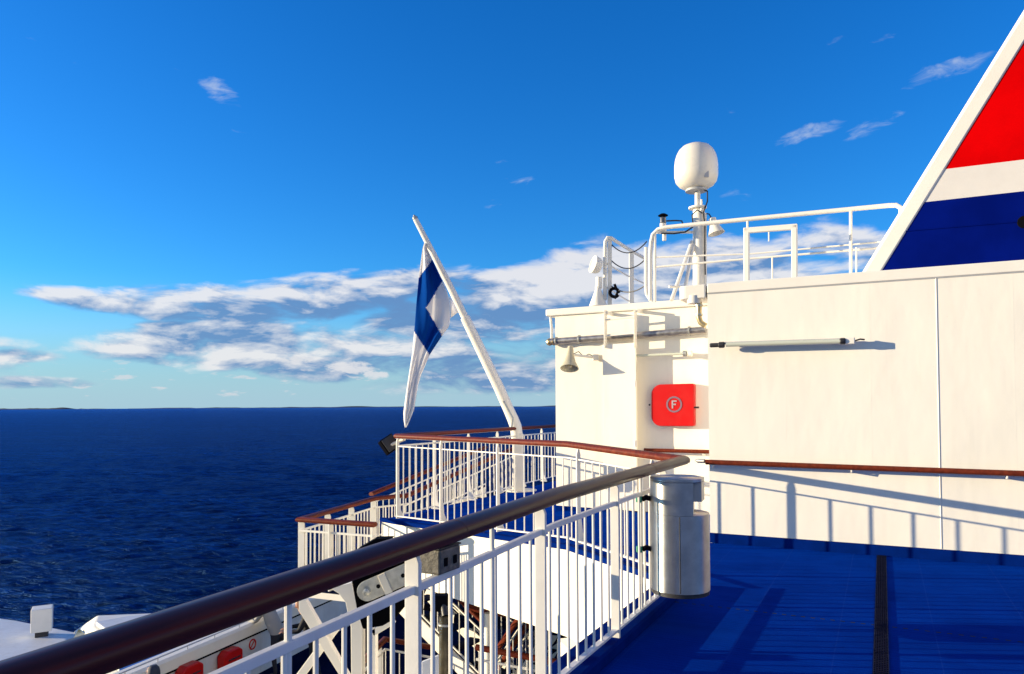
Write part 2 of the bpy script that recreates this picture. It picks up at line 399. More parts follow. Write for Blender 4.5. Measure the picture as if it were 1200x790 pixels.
def Tm(x, y, z, rz=0): return Matrix.Translation((x, y, z)) @ Matrix.Rotation(rz, 4, 'Z')
def axis_m(p, d):
    """matrix whose +Z runs along d from p"""
    return Matrix.Translation(p) @ Vector(d).to_track_quat('Z', 'Y').to_matrix().to_4x4()
def arc(c, a, b, r, t0, t1, n):
    return [Vector(c)+(Vector(a)*math.cos(t0+(t1-t0)*i/n)+Vector(b)*math.sin(t0+(t1-t0)*i/n))*r for i in range(n+1)]

# ------------------------------------------------------------------ sea and shore
SEAZ = -28.; RE = 6371000.
def make_sea():
    rs = [2., 30, 60, 80]; r = 88.
    while r < 900: rs.append(r); r *= 1.0042
    while r < 3000: rs.append(r); r *= 1.012
    while r < 45000: rs.append(r); r *= 1.06
    rs = np.array(rs)
    an = np.concatenate([np.radians(np.linspace(-46, 12, 470)), np.radians(np.linspace(14, 312, 90))])
    A, RR = np.meshgrid(an, rs); X = RR*np.sin(A); Y = RR*np.cos(A)
    Z = SEAZ - RR**2/(2*RE)
    rng = np.random.RandomState(3)
    fade = lambda lam: np.clip(1.6-RR*.0045/lam*3.2, 0, 1)*(RR > 70)
    for i in range(90):
        lam = 1.3*(7.)**(i/89.); k = 2*math.pi/lam
        th = math.radians(102 + rng.normal(0, 24)); amp = .0062*lam**.9*(.6+.8*rng.rand())
        ph = rng.rand()*6.28
        q = k*(X*math.cos(th)+Y*math.sin(th))+ph
        Z += amp*(np.sin(q)+.28*np.cos(2*q))*fade(lam)
    nr, na = X.shape
    me = bpy.data.meshes.new('sea'); co = np.stack([X, Y, Z], -1).reshape(-1, 3)
    idx = np.arange(nr*na).reshape(nr, na)
    nx = np.roll(idx, -1, 1)
    q = np.stack([idx[:-1], idx[1:], nx[1:], nx[:-1]], -1).reshape(-1, 4)
    me.vertices.add(len(co)); me.vertices.foreach_set('co', co.ravel())
    me.loops.add(q.size); me.loops.foreach_set('vertex_index', q.ravel().astype(np.int32))
    me.polygons.add(len(q)); me.polygons.foreach_set('loop_start', np.arange(0, q.size, 4, dtype=np.int32))
    me.polygons.foreach_set('use_smooth', np.ones(len(q), bool)); me.update(); me.validate()
    me.materials.append(SEA)
    o = bpy.data.objects.new('sea', me); COL.objects.link(o); tag(o, kind='structure')
    if me.polygons[5].normal.z < 0: me.flip_normals()
make_sea()
def shore(px0, px1, dist, hts, seed):
    m = MB(); n = 90; vs = []; z0 = SEAZ - dist**2/(2*RE)
    for i in range(n+1):
        f = i/n; px = px0+(px1-px0)*f; a = math.atan2(px-600, FPX)
        h = hts*(.35+.65*noise.fractal(Vector((f*9+seed, seed, 0)), .8, 2., 4))*min(1, f*14, (1-f)*14)+1.
        h = max(h, .8)
        for dd, hh in ((0, -4), (120, h*.8), (700, h), (1600, -6)):
            vs.append(((dist+dd)*math.sin(a), (dist+dd)*math.cos(a), z0+hh))
    fs = [(i*4+j, i*4+j+1, i*4+j+5, i*4+j+4) for i in range(n) for j in range(3)]
    m.add(vs, fs, True); return m
tag(shore(-260, 125, 13500, 42, 1.).build('shoreline', LAND), kind='structure')
tag(shore(150, 700, 17500, 34, 5.).build('shoreline', LAND), kind='structure')

# ------------------------------------------------------------------ key lines of the ship (metres)
G0 = Vector((-1.93, -1.0)); G1 = Vector((.24, 4.15)); GC = Vector((1.545, 6.72)); GB = Vector((.66, 8.9)); GE = Vector((-1.85, 11.9))
O1 = Vector((.17, 16.5)); O2 = Vector((1.08, 18.4))
NA = (.446, .895); DA = 8.996; TA = Vector((.895, -.446)); PA = Vector((2.35, 8.88))
NB = (.485, .875); DB = 11.38; TB = Vector((.875, -.485)); PB = Vector((.74, 12.6))
nA3 = Vector((NA[0], NA[1], 0)); tA3 = Vector((TA.x, TA.y, 0)); nB3 = Vector((NB[0], NB[1], 0)); tB3 = Vector((TB.x, TB.y, 0))
RAILZ = 1.14
def P3(v, z): return Vector((v.x, v.y, z))

# decks
m = MB()
crease = Vector((2.9, 9.6))
near = [P3(G0, 0), P3(G1, 0), P3(GC, 0), P3(crease, 0), Vector((14, 6, 0)), Vector((14, -4, 0)), Vector((-3, -4, 0))]
near[0] = P3(G0, 0)
m.add(near, [tuple(range(len(near)))[::-1]])
far = [P3(GC, 0), P3(GB, -.05), P3(GE, -.22), Vector((-2.15, 12.25, -.23)), P3(O1, -.24), P3(O2, -.24), Vector((5, 21, -.22)), P3(crease, 0)]
m.add(far, [tuple(range(len(far)))])
dk = m.build('deck', DECK); tag(dk, kind='structure')
# solid body of the far platform below its deck
m = MB()
fb = [P3(GC, -.004), P3(GB, -.055), P3(GE, -.225), Vector((-2.15, 12.25, -.235)), P3(O1, -.245), P3(O2, -.245), Vector((5, 21, -.225)), P3(crease, -.005)]
n = len(fb); low = [Vector((p.x, p.y, -1.12)) for p in fb]
low[0].z = -1.12
m.add(fb+low, [tuple(range(n)), tuple(range(n, 2*n))[::-1]]+[(i, (i+1) % n, n+(i+1) % n, n+i) for i in range(n)])
tag(m.build('platform_side', WALLB), kind='structure')
m = MB()   # bulkhead below the corner, bowing out a little towards the opening
pth = []
for i in range(13):
    f = i/12; p = GB.lerp(GC, f) if f <= 1 else GC
    off = .10*math.sin(f*math.pi); d = (GC-GB).normalized(); nn = Vector((d.y, -d.x)) if Vector((d.y, -d.x)).x < 0 else Vector((-d.y, d.x))
    pth.append(P3(p+nn*off + (GB-GC).normalized()*0.0, -1.121))
m.sweep([(-.03, -.002), (-.03, -3.5), (.14, -3.5), (.14, -.002)], pth, True)
tag(m.build('bulkhead', WALLB), kind='structure')
m = MB()   # hull side below the near deck
m.sweep([(.06, -.01), (.06, -4.0), (.2, -4.0), (.2, -.01)], [P3(G0, 0), P3(G1, 0), P3(GC, 0)])
tag(m.build('hull_side', WHITE), kind='structure')
# kerbs
m = MB(); m.sweep([(-.20, -.02), (-.20, .065), (-.18, .08), (.035, .08), (.05, .065), (.05, .003)], [P3(G0, 0), P3(G1, 0), P3(GC, 0)])
tag(m.build('deck_kerb', KERBB), kind='structure')
m = MB(); m.sweep([(-.04, -.03), (-.04, .02), (-.03, .03), (.05, .03), (.06, .004)], [P3(GC, .0), P3(GB, -.05), P3(GE, -.22), Vector((-2.15, 12.25, -.23))])
tag(m.build('platform_kerb', KERBB), kind='structure')

# ------------------------------------------------------------------ railings
HR = [(math.cos(a)*.058, math.sin(a)*.036+.004) for a in [i*math.pi/15 for i in range(16)]] + [(-.058, -.008), (-.053, -.020), (-.040, -.024), (-.036, -.031), (.036, -.031), (.040, -.024), (.053, -.020), (.058, -.008)]
HR = HR[::-1]
HRN = [(x*1.05, y*1.07) for x, y in HR]
_bal = {}
def unit_bar(w, d, mt, round_=True):
    k = (w, d, mt.name)
    if k not in _bal:
        m = MB()
        if round_: m.tube([(0, 0, 0), (0, 0, 1)], w/2, 8)
        else: m.box((-w/2, -d/2, 0), (w/2, d/2, 1))
        o = m.build('baluster', mt); me = o.data; bpy.data.objects.remove(o); _bal[k] = me
    return _bal[k]
def inst(me, name, parent, p, ln, rz=0):
    o = bpy.data.objects.new(name, me); COL.objects.link(o); o.parent = parent
    o.location = Vector(p) - parent.location; o.scale = (1, 1, ln); o.rotation_euler = (0, 0, rz)
    return o
def railing(label, path, spacing, posts, bot=.13, sub=-.16, name='deck_railing', group='ship railings', feet=.05, hr=True, wood_m=None, rw=.03, bw=.017, foot=.17, cat='railing', postw=.06):
    """path: (x,y,ztop); posts: list of arc-length stations (m); ztop-height varies with path; returns the thing"""
    pts = [Vector(p[:3]) for p in path]; hb = [p[3] if len(p) > 3 else p[2]-1.01 for p in path]   # z of bottom rail
    cum = [0]
    for a, b in zip(pts, pts[1:]): cum.append(cum[-1]+(Vector((b.x-a.x, b.y-a.y))).length)
    def where(s):
        for i in range(len(pts)-1):
            if s <= cum[i+1]+1e-6:
                f = (s-cum[i])/(cum[i+1]-cum[i]); d = pts[i+1]-pts[i]
                return pts[i].lerp(pts[i+1], f), hb[i]+(hb[i+1]-hb[i])*f, math.atan2(d.y, d.x)
        return pts[-1], hb[-1], 0
    t = thing(name, label, cat, (pts[0].x, pts[0].y, hb[0]), group)
    if hr: MB().sweep(HRN if wood_m else HR, pts, True).build('handrail', wood_m or WOOD, t)
    h = rw/2
    sq = [(-h, -h), (h, -h), (h, h), (-h, h)]
    MB().sweep([(-.02, -.036), (.02, -.036), (.02, -.029), (-.02, -.029)], pts).build('handrail_plate', RAILW, t)
    MB().sweep(sq, [p+Vector((0, 0, sub)) for p in pts]).build('sub_rail', RAILW, t, bevel=.004)
    MB().sweep([(-.02, -.008), (.02, -.008), (.02, .008), (-.02, .008)], [Vector((p.x, p.y, b)) for p, b in zip(pts, hb)]).build('bottom_rail', RAILW, t)
    for s in posts:
        p, b, rz = where(s)
        m = MB(); M = Tm(p.x, p.y, 0, rz); w = postw/2; top = p.z-.032; f0 = b-feet; th = .011
        prof = [(-w, f0), (w, f0), (w, top-.03), (w*.6, top), (-w, top)]
        if foot: prof = [(-w, f0), (w+foot, f0), (w+foot, f0+.03), (w+foot*.3, f0+.15), (w, f0+.40), (w, top-.07), (w*.35, top), (-w*.35, top), (-w, top-.07)]
        vs = [M @ Vector((x, -y, z)) for x in (-th, th) for y, z in prof]; n = len(prof)
        m.add(vs, [tuple(range(n)), tuple(range(n, 2*n))[::-1]]+[(i, (i+1) % n, n+(i+1) % n, n+i) for i in range(n)])
        m.build('post', RAILW, t, bevel=.003)
    me = unit_bar(bw, bw, RAILW)
    ss = sorted([0]+list(posts)+[cum[-1]]); st = []
    for a, b in zip(ss, ss[1:]):
        k = max(1, round((b-a)/spacing))
        for i in range(1, k): st.append(a+(b-a)*i/k)
    for s in st[:100]:
        p, b, rz = where(s); inst(me, 'baluster', t, (p.x, p.y, b), p.z+sub-b)
    return t
def arcs(path, targets):
    """stations along path whose y equals targets"""
    out = []
    for ty in targets:
        s = 0
        for a, b in zip(path, path[1:]):
            L = math.hypot(b[0]-a[0], b[1]-a[1])
            if min(a[1], b[1]) <= ty <= max(a[1], b[1]):
                out.append(s+L*(ty-a[1])/(b[1]-a[1])); break
            s += L
    return out
GS = G0.lerp(G1, .22)
p1 = [(GS.x, GS.y, RAILZ, .13), (G1.x, G1.y, RAILZ, .13), (GC.x, GC.y, RAILZ, .13)]
rl = railing('white railing under the thick dark brown handrail crossing the foreground up to the steel bin', p1, .139, arcs(p1, [1.3, 2.72, 3.93, 5.04, 6.12]), foot=0, wood_m=WOODN)
hr_ = [c for c in rl.children if c.name.startswith('handrail') and 'plate' not in c.name][0]
for yy in (3.02, 5.75):
    a_, b_ = (GS, G1) if yy < G1.y else (G1, GC); f = (yy-a_.y)/(b_.y-a_.y); q = a_.lerp(b_, f); d_ = (b_-a_).normalized()
    MB().sweep([(x*1.015, y*1.02) for x, y in HRN], [P3(q-d_*.0015, RAILZ), P3(q+d_*.0015, RAILZ)], True).build('joint', mat('joint_filler', (.16, .10, .08), .5, spec=.1), hr_)
# thin stays that reach the handrail between posts
for yy in (2.09, 3.36):
    s = arcs(p1, [yy])[0]; f = (yy-GS.y)/(G1.y-GS.y); q = GS.lerp(G1, f)
    inst(unit_bar(.022, .022, RAILW), 'stay', rl, (q.x, q.y, .13), RAILZ-.03-.13)
q = G1.lerp(GC, (5.56-G1.y)/(GC.y-G1.y)); inst(unit_bar(.026, .026, RAILW), 'stay', rl, (q.x, q.y, .13), RAILZ-.03-.13)
p2 = [(GC.x, GC.y, RAILZ+.002, .10), (GB.x, GB.y, 1.17, .06), (GE.x, GE.y, 1.15, -.12)]
L1 = (GB-GC).length; L2 = (GE-GB).length
railing('white railing with red-brown handrail along the far side of the opening, bin to black floodlight', p2, .175,
        [L1*.22, L1-.28, L1+L2*.34, L1+L2*.68, L1+L2-.03], foot=.08, feet=.04, rw=.018, postw=.05)
p3 = [(GE.x, GE.y+.02, 1.152, -.12), (O1.x, O1.y, 1.12, -.12), (O2.x, O2.y, 1.11, -.12), (3.0, 20.2, 1.11, -.12)]
LO = math.hypot(O1.x-GE.x, O1.y-GE.y)
railing('white railing with brown handrail along the outer edge behind the flagpole foot', p3, .2, [LO*.24, LO*.5, LO*.76, LO+.02, LO+1.2, LO+2.2], foot=.10)

# ------------------------------------------------------------------ deckhouse A (right) and B (left, set back)
ZA = 3.09; ZB = 3.27
def wbox(P, T, Nn, a, b, d0, d1, z0, z1):
    T = Vector((T.x, T.y, 0)); Nn = Vector((Nn[0], Nn[1], 0)); Pz = Vector((P.x, P.y, 0))
    M = Matrix(((T.x, Nn.x, 0, Pz.x), (T.y, Nn.y, 0, Pz.y), (0, 0, 1, 0), (0, 0, 0, 1)))
    return M, (a, d0, z0), (b, d1, z1)
ta = thing('deckhouse', 'large cream-white steel deckhouse wall on the right with blue skirting below', 'deckhouse', P3(PA, 0))
m = MB(); M, lo, hi = wbox(PA, TA, NA, 0, 9.5, 0, 5, -.02, ZA-.12); m.box(lo, hi, M); m.build('wall', WALL, ta)
m = MB()
M, lo, hi = wbox(PA, TA, NA, 0.0, 9.5, -.012, 5, ZA-.118, ZA); m.box(lo, hi, M)
m.build('coping', WHITE, ta, bevel=.01)
m = MB()  # rounded gutter end
M, _, _ = wbox(PA, TA, NA, 0, 1, 0, 1, 0, 1)
pr = [(-.02, -.01), (-.26, -.01)] + [(-.26-.09*math.sin(a), .08-.09*math.cos(a)) for a in [i*math.pi/2/5 for i in range(1, 6)]] + [(-.35, .5), (-.02, .5)]
m.prism([M @ Vector((x, y, ZA-.17)) for x, y in pr], (0, 0, .165)); m.build('gutter', WHITE, ta, bevel=.012)
m = MB(); M, lo, hi = wbox(PA, TA, NA, 0, 9.5, -.014, 0, -.0, .115); m.box(lo, hi, M); m.build('skirting', KERBB, ta)
for px in (1100,):
    q = onp(px, 480, NA, DA)
    m = MB(); m.tube([(q.x, q.y, .12), (q.x, q.y, 1.5), (q.x, q.y, ZA-.125)], .0065, 6); m.build('weld_seam', WALL, ta)
for px in (921, 1021, 1190):
    q = onp(px, 480, NA, DA)
    m = MB(); M, lo, hi = wbox(Vector((q.x, q.y)), TA, NA, -.004, .004, -.0007, .001, .12, ZA-.125); m.box(lo, hi, M); m.build('plate_joint', WALL, ta)
m = MB(); 
for i, (x, w) in enumerate([(0, 9.5)]):
    M, lo, hi = wbox(PA, TA, NA, x, w, -.006, 0, ZA-.128, ZA-.119); m.box(lo, hi, M)
m.build('coping_joint', GREYP, ta)

tb = thing('deckhouse', 'smaller bright white steel deckhouse block left of the big wall, set back behind the railing', 'deckhouse', P3(PB, -.2))
m = MB(); M, lo, hi = wbox(PB, TB, NB, 0, 6.5, 0, 3.2, -.3, ZB-.12); m.box(lo, hi, M); m.build('wall', WALLB, tb)
m = MB(); M, lo, hi = wbox(PB, TB, NB, -.16, 3.1, -.05, 3.3, ZB-.118, ZB); m.box(lo, hi, M)
m.build('coping', WHITE, tb, bevel=.018)
m = MB(); M, lo, hi = wbox(PB, TB, NB, 0, 3., -.02, 0, -.22, -.06); m.box(lo, hi, M); m.build('skirting', KERBB, tb)
m = MB(); M, lo, hi = wbox(PB, TB, NB, -.1, -.02, -.03, .1, 2.35, ZB-.121); m.tube([M @ Vector((-.07, 0, 2.72)), M @ Vector((-.07, 0, 2.95)), M @ Vector((-.09, .0, ZB-.13))], .022, 8); m.build('drain_pipe', WHITE, tb)

# funnel
NF = NA; DF = DA+1.25
tf = thing('funnel', 'red, white and blue striped ship funnel with a slanted white front edge', 'funnel', onp(1080, 330, NF, DF))
def fp(px, py, off=0.): return onp(px, py, NF, DF+off)
def fline(ax, ay, bx, by, px): return ay+(by-ay)*(px-ax)/(bx-ax)
# the slanted edge line (panel side) in the photograph: (1035,315) -> (1200,50)
def edge(py): return 1035+(315-py)*165/265
def band(y0l, y0r, y1l, y1r, ext=760):
    # top line through (1110,y0l)-(1200,y0r), bottom line through y1
    def sol(l, r):
        px = 1100
        for _ in range(30): py = l+(r-l)*(px-1110)/90; px = edge(py)
        return px, py
    xt, yt = sol(y0l, y0r); xb, yb = sol(y1l, y1r)
    return [fp(xt, yt), fp(xt+ext, yt+(y0r-y0l)/90*ext), fp(xb+ext, yb+(y1r-y1l)/90*ext), fp(xb, yb)]
back = nA3*2.6
for nm, args, mt in (('red_panel', (-420, -490, 198, 187), REDP), ('white_band', (198, 187, 234, 224), FUNW), ('blue_panel', (234, 224, 330, 321), NAVY)):
    ps = band(*args)
    m = MB(); m.prism(ps, back); m.build(nm, mt, tf)
e0 = fp(edge(345), 345, .0); e1 = fp(edge(-420), -420, .0); ed = (e1-e0).normalized()
sidev = -tA3
w0 = (fp(1011, 315)-fp(1035, 315)).length*.86
m = MB(); pth = [e0, e1]
for p in (0,):
    a = ed.cross(nA3).normalized();
    if a.dot(tA3) > 0: a = -a
    pr = [(.0, -.006), (.02, -.014), (w0*.8, -.014), (w0*.95, .01), (w0, .07), (w0, 2.6), (0, 2.6)]
    vs = [o + a*x + nA3*y for o in pth for x, y in pr]; n = len(pr)
    m.add(vs, [tuple(range(n)), tuple(range(n, 2*n))]+[(i, (i+1) % n, n+(i+1) % n, n+i) for i in range(n)])
m.build('slanted_edge', WHITE, tf, bevel=.012)
q0 = onp(1060, 271, NF, DF-.004); q1 = onp(1230, 257, NF, DF-.004)
MB().tube([q0, q1], .006, 6).build('seam', NAVY, tf)
for sx0 in (1290,):
    pa = onp(sx0, 330, NF, DF-.002)
    if sx0 > 1100: MB().tube([pa, Vector((pa.x, pa.y, onp(sx0, 238, NF, DF).z))], .004, 6).build('seam', NAVY, tf)
q = onp(1201, 260, NF, DF-.01); MB().lathe([(0, 0), (.07, 0), (.075, .01), (.075, .05)], axis_m(q, nA3), 24).build('porthole', BLACK, tf)

# upper railing on the big deckhouse
NU = NA; DU = DA+1.72
def up_(px, py, off=0.): return onp(px, py, NU, DU+off)
def tb_rail(name, label, cat='railing', loc=None, group=None): return thing(name, label, cat, loc, group)
tu = thing('roof_railing', 'long white tube railing on top of the big deckhouse, ending at the funnel', 'railing', up_(765, 350), 'roof railings')
pts = [up_(757, 352), up_(757.5, 300)]
c = [up_(758, 285), up_(761, 274), up_(768, 267.5), up_(778, 265.5)]
m = MB(); m.tube([up_(762, 352), up_(762, 300)]+[up_(763, 284), up_(765, 275), up_(771, 269), up_(780, 266.5), up_(900, 254.5), up_(1040, 241), up_(1050, 240.5), up_(1056, 244), up_(1056, 252)], .031, 10); m.build('top_rail', WHITE, tu)
m = MB(); m.tube([up_(768, 301.5), up_(880, 297.5), up_(1060, 281)], .012, 8); m.build('mid_rail', WHITE, tu)
m = MB(); m.tube([up_(768, 313, .0), up_(880, 303), up_(1050, 289)], .015, 8); m.build('mid_rail', WHITE, tu)
for px, y0, y1, r in ((767.5, 271, 354, .02), (876, 257, 330, .016), (997, 246, 325, .021), (1003.5, 290, 325, .012), (905, 300, 330, .011)):
    MB().tube([up_(px, y0), up_(px, y1)], r, 8).build('post', WHITE, tu)
tg = thing('gate_frame', 'white square tube frame standing in the roof railing', 'gate', up_(905, 325, .25), None)
m = MB(); m.tube([up_(772, 353, 0), up_(773, 330), up_(790, 329)], .01, 6)
DG = DA+1.35
def g_(px, py): return onp(px, py, NA, DG)
for a, b in (((875, 331), (875, 268)), ((931, 327), (931, 264)), ((871.5, 270.5), (934.5, 265.7))):
    MB().bar(g_(*a), g_(*b), .075, .06, nA3).build('frame_bar', WHITE, tg, bevel=.006)
MB().tube([g_(901, 272), g_(901, 283)], .009, 6).build('hook', WHITE, tg)

# mast with radome
YM = 11.6; 
def mk(px, py, Y=YM): return at(px, py, Y)
b0 = mk(818, 335)
tm = thing('mast', 'thick white mast pole on the deckhouse roof holding up the round radome', 'mast', b0)
MB().tube([mk(819, 372), mk(819, 246)], .092, 16).build('pole', WHITE, tm)
MB().tube([mk(817.5, 246), mk(817.5, 220)], .043, 14).build('upper_pole', WHITE, tm)
MB().lathe([(.1, 0), (.14, .005), (.14, .03), (.1, .035)], Matrix.Translation(mk(817.5, 245)), 20).build('collar', WHITE, tm)
MB().tube([mk(826, 335, YM-.05), mk(826, 250, YM-.05)], .03, 10).build('cable_conduit', WHITE, tm)
MB().tube([mk(822, 247, YM-.1), mk(822, 234, YM-.1)], .018, 8).build('whip_stub', WHITE, tm)
for a, b in (((811, 283), (787, 352)), ((813, 285), (800, 352))):
    MB().tube([mk(*a), at(b[0], b[1], YM-.5)], .028, 8).build('brace', WHITE, tm)
MB().tube([mk(784, 336, YM-.5), mk(806, 336, YM-.3)], .018, 8).build('brace_tie', WHITE, tm)
# yard to the lamp
MB().bar(mk(815, 272), mk(770, 272.5), .05, .035).build('yard', WHITE, tm)
tr = thing('radome', 'big white rounded satellite radome on top of the mast', 'radome', mk(816, 221))
k = 50.5/870*YM/2; hh = 54/870*YM
prof = [(k*.42, 0), (k*.44, hh*.015), (k*.60, hh*.03), (k*.80, hh*.085), (k*.94, hh*.17), (k, hh*.29), (k, hh*.52), (k*.97, hh*.64), (k*.90, hh*.76), (k*.79, hh*.86), (k*.62, hh*.94), (k*.4, hh*.985), (k*.18, hh*.998), (0.01, hh)]
dome = MB().lathe(prof, Matrix.Translation(mk(816, 222)), 48).build('dome', SHELL, tr)
MB().lathe([(k*.30, 0), (k*.5, .0), (k*.5, .03), (k*.42, .05)], Matrix.Translation(mk(816, 224.5)), 24).build('base_flange', GREYP, tr)
q = mk(828, 204, YM-k*.90); MB().box((-.035, -.015, -.05), (.035, .015, .05), Matrix.Translation(q)).build('hatch', GREYP, dome, bevel=.008)
# cables on the mast
m = MB(); m.tube([mk(822, 222), mk(829, 224, YM-.1), mk(829, 236, YM-.12), mk(824, 250, YM-.12), mk(826, 262, YM-.12), mk(826, 300, YM-.12), mk(826.5, 322, YM-.12)], .011, 6)
m.tube([mk(812, 262, YM-.12), mk(811, 252, YM-.14), mk(817, 246, YM-.15), mk(823, 250, YM-.14)], .01, 6)
tag(m.build('mast_cable', CABLE), 'black cable looping down the mast pole below the radome', 'cable')
m = MB(); m.tube([mk(775, 273.5, YM-.04), mk(790, 273.8, YM-.05), mk(803, 272, YM-.06), mk(812, 266, YM-.1)], .012, 6)
m.tube([mk(781, 259), mk(792, 258.5), mk(799, 259), mk(801, 265)], .012, 6)
tag(m.build('lamp_cable', CABLE), 'black cable along the short arm to the signal lamp', 'cable')
tl = thing('signal_lamp', 'small signal lamp with black cap on the arm left of the mast', 'lamp', mk(777, 273))
MB().lathe([(.05, 0), (.055, .0), (.05, .07), (.05, .12)], Matrix.Translation(mk(777, 271)), 16).build('lamp_base', WHITE, tl)
MB().lathe([(.04, 0), (.05, .01), (.05, .09), (.04, .10)], Matrix.Translation(mk(777, 262)), 16).build('lens', mat('dark_lens', (.05, .06, .08), .1, coat=1), tl)
MB().lathe([(.02, 0), (.075, .01), (.08, .02), (.04, .045), (.01, .05)], Matrix.Translation(mk(777, 254)), 18).build('cap', BLACK, tl)
MB().tube([mk(778.5, 282), mk(778.5, 274)], .032, 10).build('gland', WHITE, tl)
th = thing('horn', 'white bell-shaped horn hanging on the right of the mast', 'horn', mk(837, 262))
pr = [(.035, 0), (.055, -.01), (.06, -.05), (.065, -.09), (.085, -.16), (.125, -.25), (.13, -.262), (.118, -.262), (.08, -.17), (.03, -.1)]
hp = mk(834.5, 255.5, YM-.1)
MB().lathe(pr, axis_m(hp, (-.22, .15, 1)), 28).build('bell', SHELL, th)
MB().tube([mk(826, 250, YM-.05), mk(831, 251, YM-.08), mk(834, 256, YM-.1)], .010, 6).build('lead', CABLE, th)

# railing and chains on the smaller roof
YR = 12.6
def rr(px, py, Y=YR): return at(px, py, Y)
t2 = thing('roof_railing', 'short white tube railing with corner bend above the left edge of the smaller deckhouse', 'railing', rr(715, 357), 'roof railings')
MB().tube([rr(709, 352), rr(709, 290), rr(709.5, 283), rr(712, 278.5), rr(716, 279), rr(735, 291, 13.4), rr(757, 303.5, 14.3)], .032, 10).build('top_rail', WHITE, t2)
MB().tube([rr(711, 309), rr(735, 323, 13.4), rr(757, 333, 14.3)], .016, 8).build('mid_rail', WHITE, t2)
MB().tube([rr(711, 337), rr(735, 352, 13.4), rr(745, 356, 13.8)], .014, 8).build('mid_rail', WHITE, t2)
MB().bar(rr(714.5, 360), rr(714.5, 281), .07, .04).build('post', WHITE, t2)
MB().bar(rr(740, 362, 13.5), rr(740, 296, 13.5), .085, .04).build('post', WHITE, t2)
MB().tube([rr(766, 356, 12.0), rr(758, 345, 12.0), rr(757, 335, 12.0), rr(757, 290, 12.0)], .03, 8).build('post', WHITE, t2)
def chain(y0, y1, sag, label):
    m = MB(); a = rr(716, y0); b = rr(758, y1, 12.1); n = 14; pts = []
    for i in range(n+1):
        f = i/n; p = a.lerp(b, f); p.z -= sag*4*f*(1-f); pts.append(p)
    m.tube(pts, .010, 6); return tag(m.build('chain', DARK), label, 'chain', 'chains across the roof gap')
chain(286, 283, .17, 'top grey chain sagging across the roof railing gap'); chain(305, 302, .16, 'middle grey chain sagging across the roof railing gap'); chain(335, 333, .12, 'lowest grey chain sagging across the roof railing gap')
t3 = thing('searchlight', 'white round searchlight on a stand at the left end of the roof', 'searchlight', rr(700, 357))
M = axis_m(rr(699, 311), (-.93, -.28, .25)) @ Matrix.Scale(.72, 4)
lh = MB().lathe([(.05, -.1), (.16, -.09), (.19, -.04), (.20, .02), (.20, .07), (.215, .075), (.215, .095), (.18, .10), (.17, .08)], M, 28).build('lamp_head', WHITE, t3)
MB().lathe([(.0, .075), (.17, .078)], M, 24).build('lens', mat('lamp_glass', (.5, .5, .48), .08, coat=1), lh)
MB().tube([rr(702, 325), rr(702, 338)], .055, 12).build('neck', WHITE, t3)
MB().lathe([(.15, 0), (.15, .02), (.05, .28), (.05, .34)], Matrix.Translation(rr(701, 359)), 16).build('pedestal', WHITE, t3)
m = MB(); m.tube([p + Vector((0, 0, 0)) for p in arc(rr(720, 343, 12.5), (1, 0, 0), (0, .3, 1), .075, 0, 5.6, 14)], .028, 8)
m.tube([rr(720, 333, 12.45), rr(724, 342, 12.45), rr(720.5, 350, 12.45)], .022, 6)
tag(m.build('rope_coil', BLACK), 'black rope coil hung on the railing post by the searchlight', 'rope')

# ladder with its anti-climb plate on the smaller deckhouse
SO = .24
def bl(px, py, off=SO): return onp(px, py, NB, DB-off)
tl2 = thing('wall_ladder', 'white steel wall ladder whose lower part is covered by a tall flat plate', 'ladder', bl(727, 520))
for px in (709.5, 744.5):
    MB().bar(bl(px, 363.5), bl(px, 408), .014, .11, -nB3).build('stile', WHITE, tl2, bevel=.002)
for y0, y1 in ((375, 371), (393.5, 390)):
    MB().bar(bl(709.5, y0), bl(744.5, y1), .03, .03).build('rung', WHITE, tl2)
for px, py in ((711, 366.5), (746, 363.5)):
    a = bl(px, py); MB().bar(a, a+nB3*(SO-.003), .03, .05).build('bracket', WHITE, tl2)
m = MB(); A = bl(706, 404); B = bl(745, 401.5)
bz = 0.0
m.prism([A, B, Vector((B.x, B.y, bz)), Vector((A.x, A.y, bz))], nB3*.02); m.build('cover_plate', WALLB, tl2, bevel=.004)
for py in (450, 520):
    a = bl(744.5, py); MB().box((-.012, -.012, -.05), (.012, .012, .05), Matrix.Translation(a+Vector((.004, 0, 0)))).build('hinge', WHITE, tl2)
# pipe on the wall
def bp(px, py, off): return onp(px, py, NB, DB-off)
t4 = thing('wall_pipe', 'grey steel pipe running along the top of the smaller deckhouse wall', 'pipe', bp(735, 395, .1))
MB().tube([bp(645, 400.5, .1), bp(735, 394, .1), bp(827, 386.5, .1)], .055, 14).build('pipe_run', PIPE, t4)
MB().lathe([(.02, 0), (.05, .01), (.066, .05), (.054, .08), (.054, .12), (.066, .13)], axis_m(bp(641, 401, .1), tB3), 18).build('end_cap', BRASS, t4)
for px in (652, 679, 808):
    q = bp(px, 400.3-(px-645)*.077, .1)
    MB().lathe([(.056, -.012), (.072, -.012), (.072, .012), (.056, .012)], axis_m(q, tB3), 18).build('clamp', ZINC, t4)
    MB().bar(q, q+nB3*.097, .02, .03).build('bracket', WHITE, t4)
t5 = thing('loudspeaker', 'beige horn loudspeaker pointing down on the smaller deckhouse wall', 'loudspeaker', bp(668, 415, .3))
q = bp(668.5, 406, .34)
MB().lathe([(.03, 0), (.045, -.01), (.05, -.05), (.062, -.16), (.10, -.29), (.145, -.385), (.15, -.40), (.135, -.40), (.09, -.3), (.04, -.26), (.035, -.37), (.01, -.385)], axis_m(q, (.08, .42, 1)), 30).build('horn', BEIGE, t5)
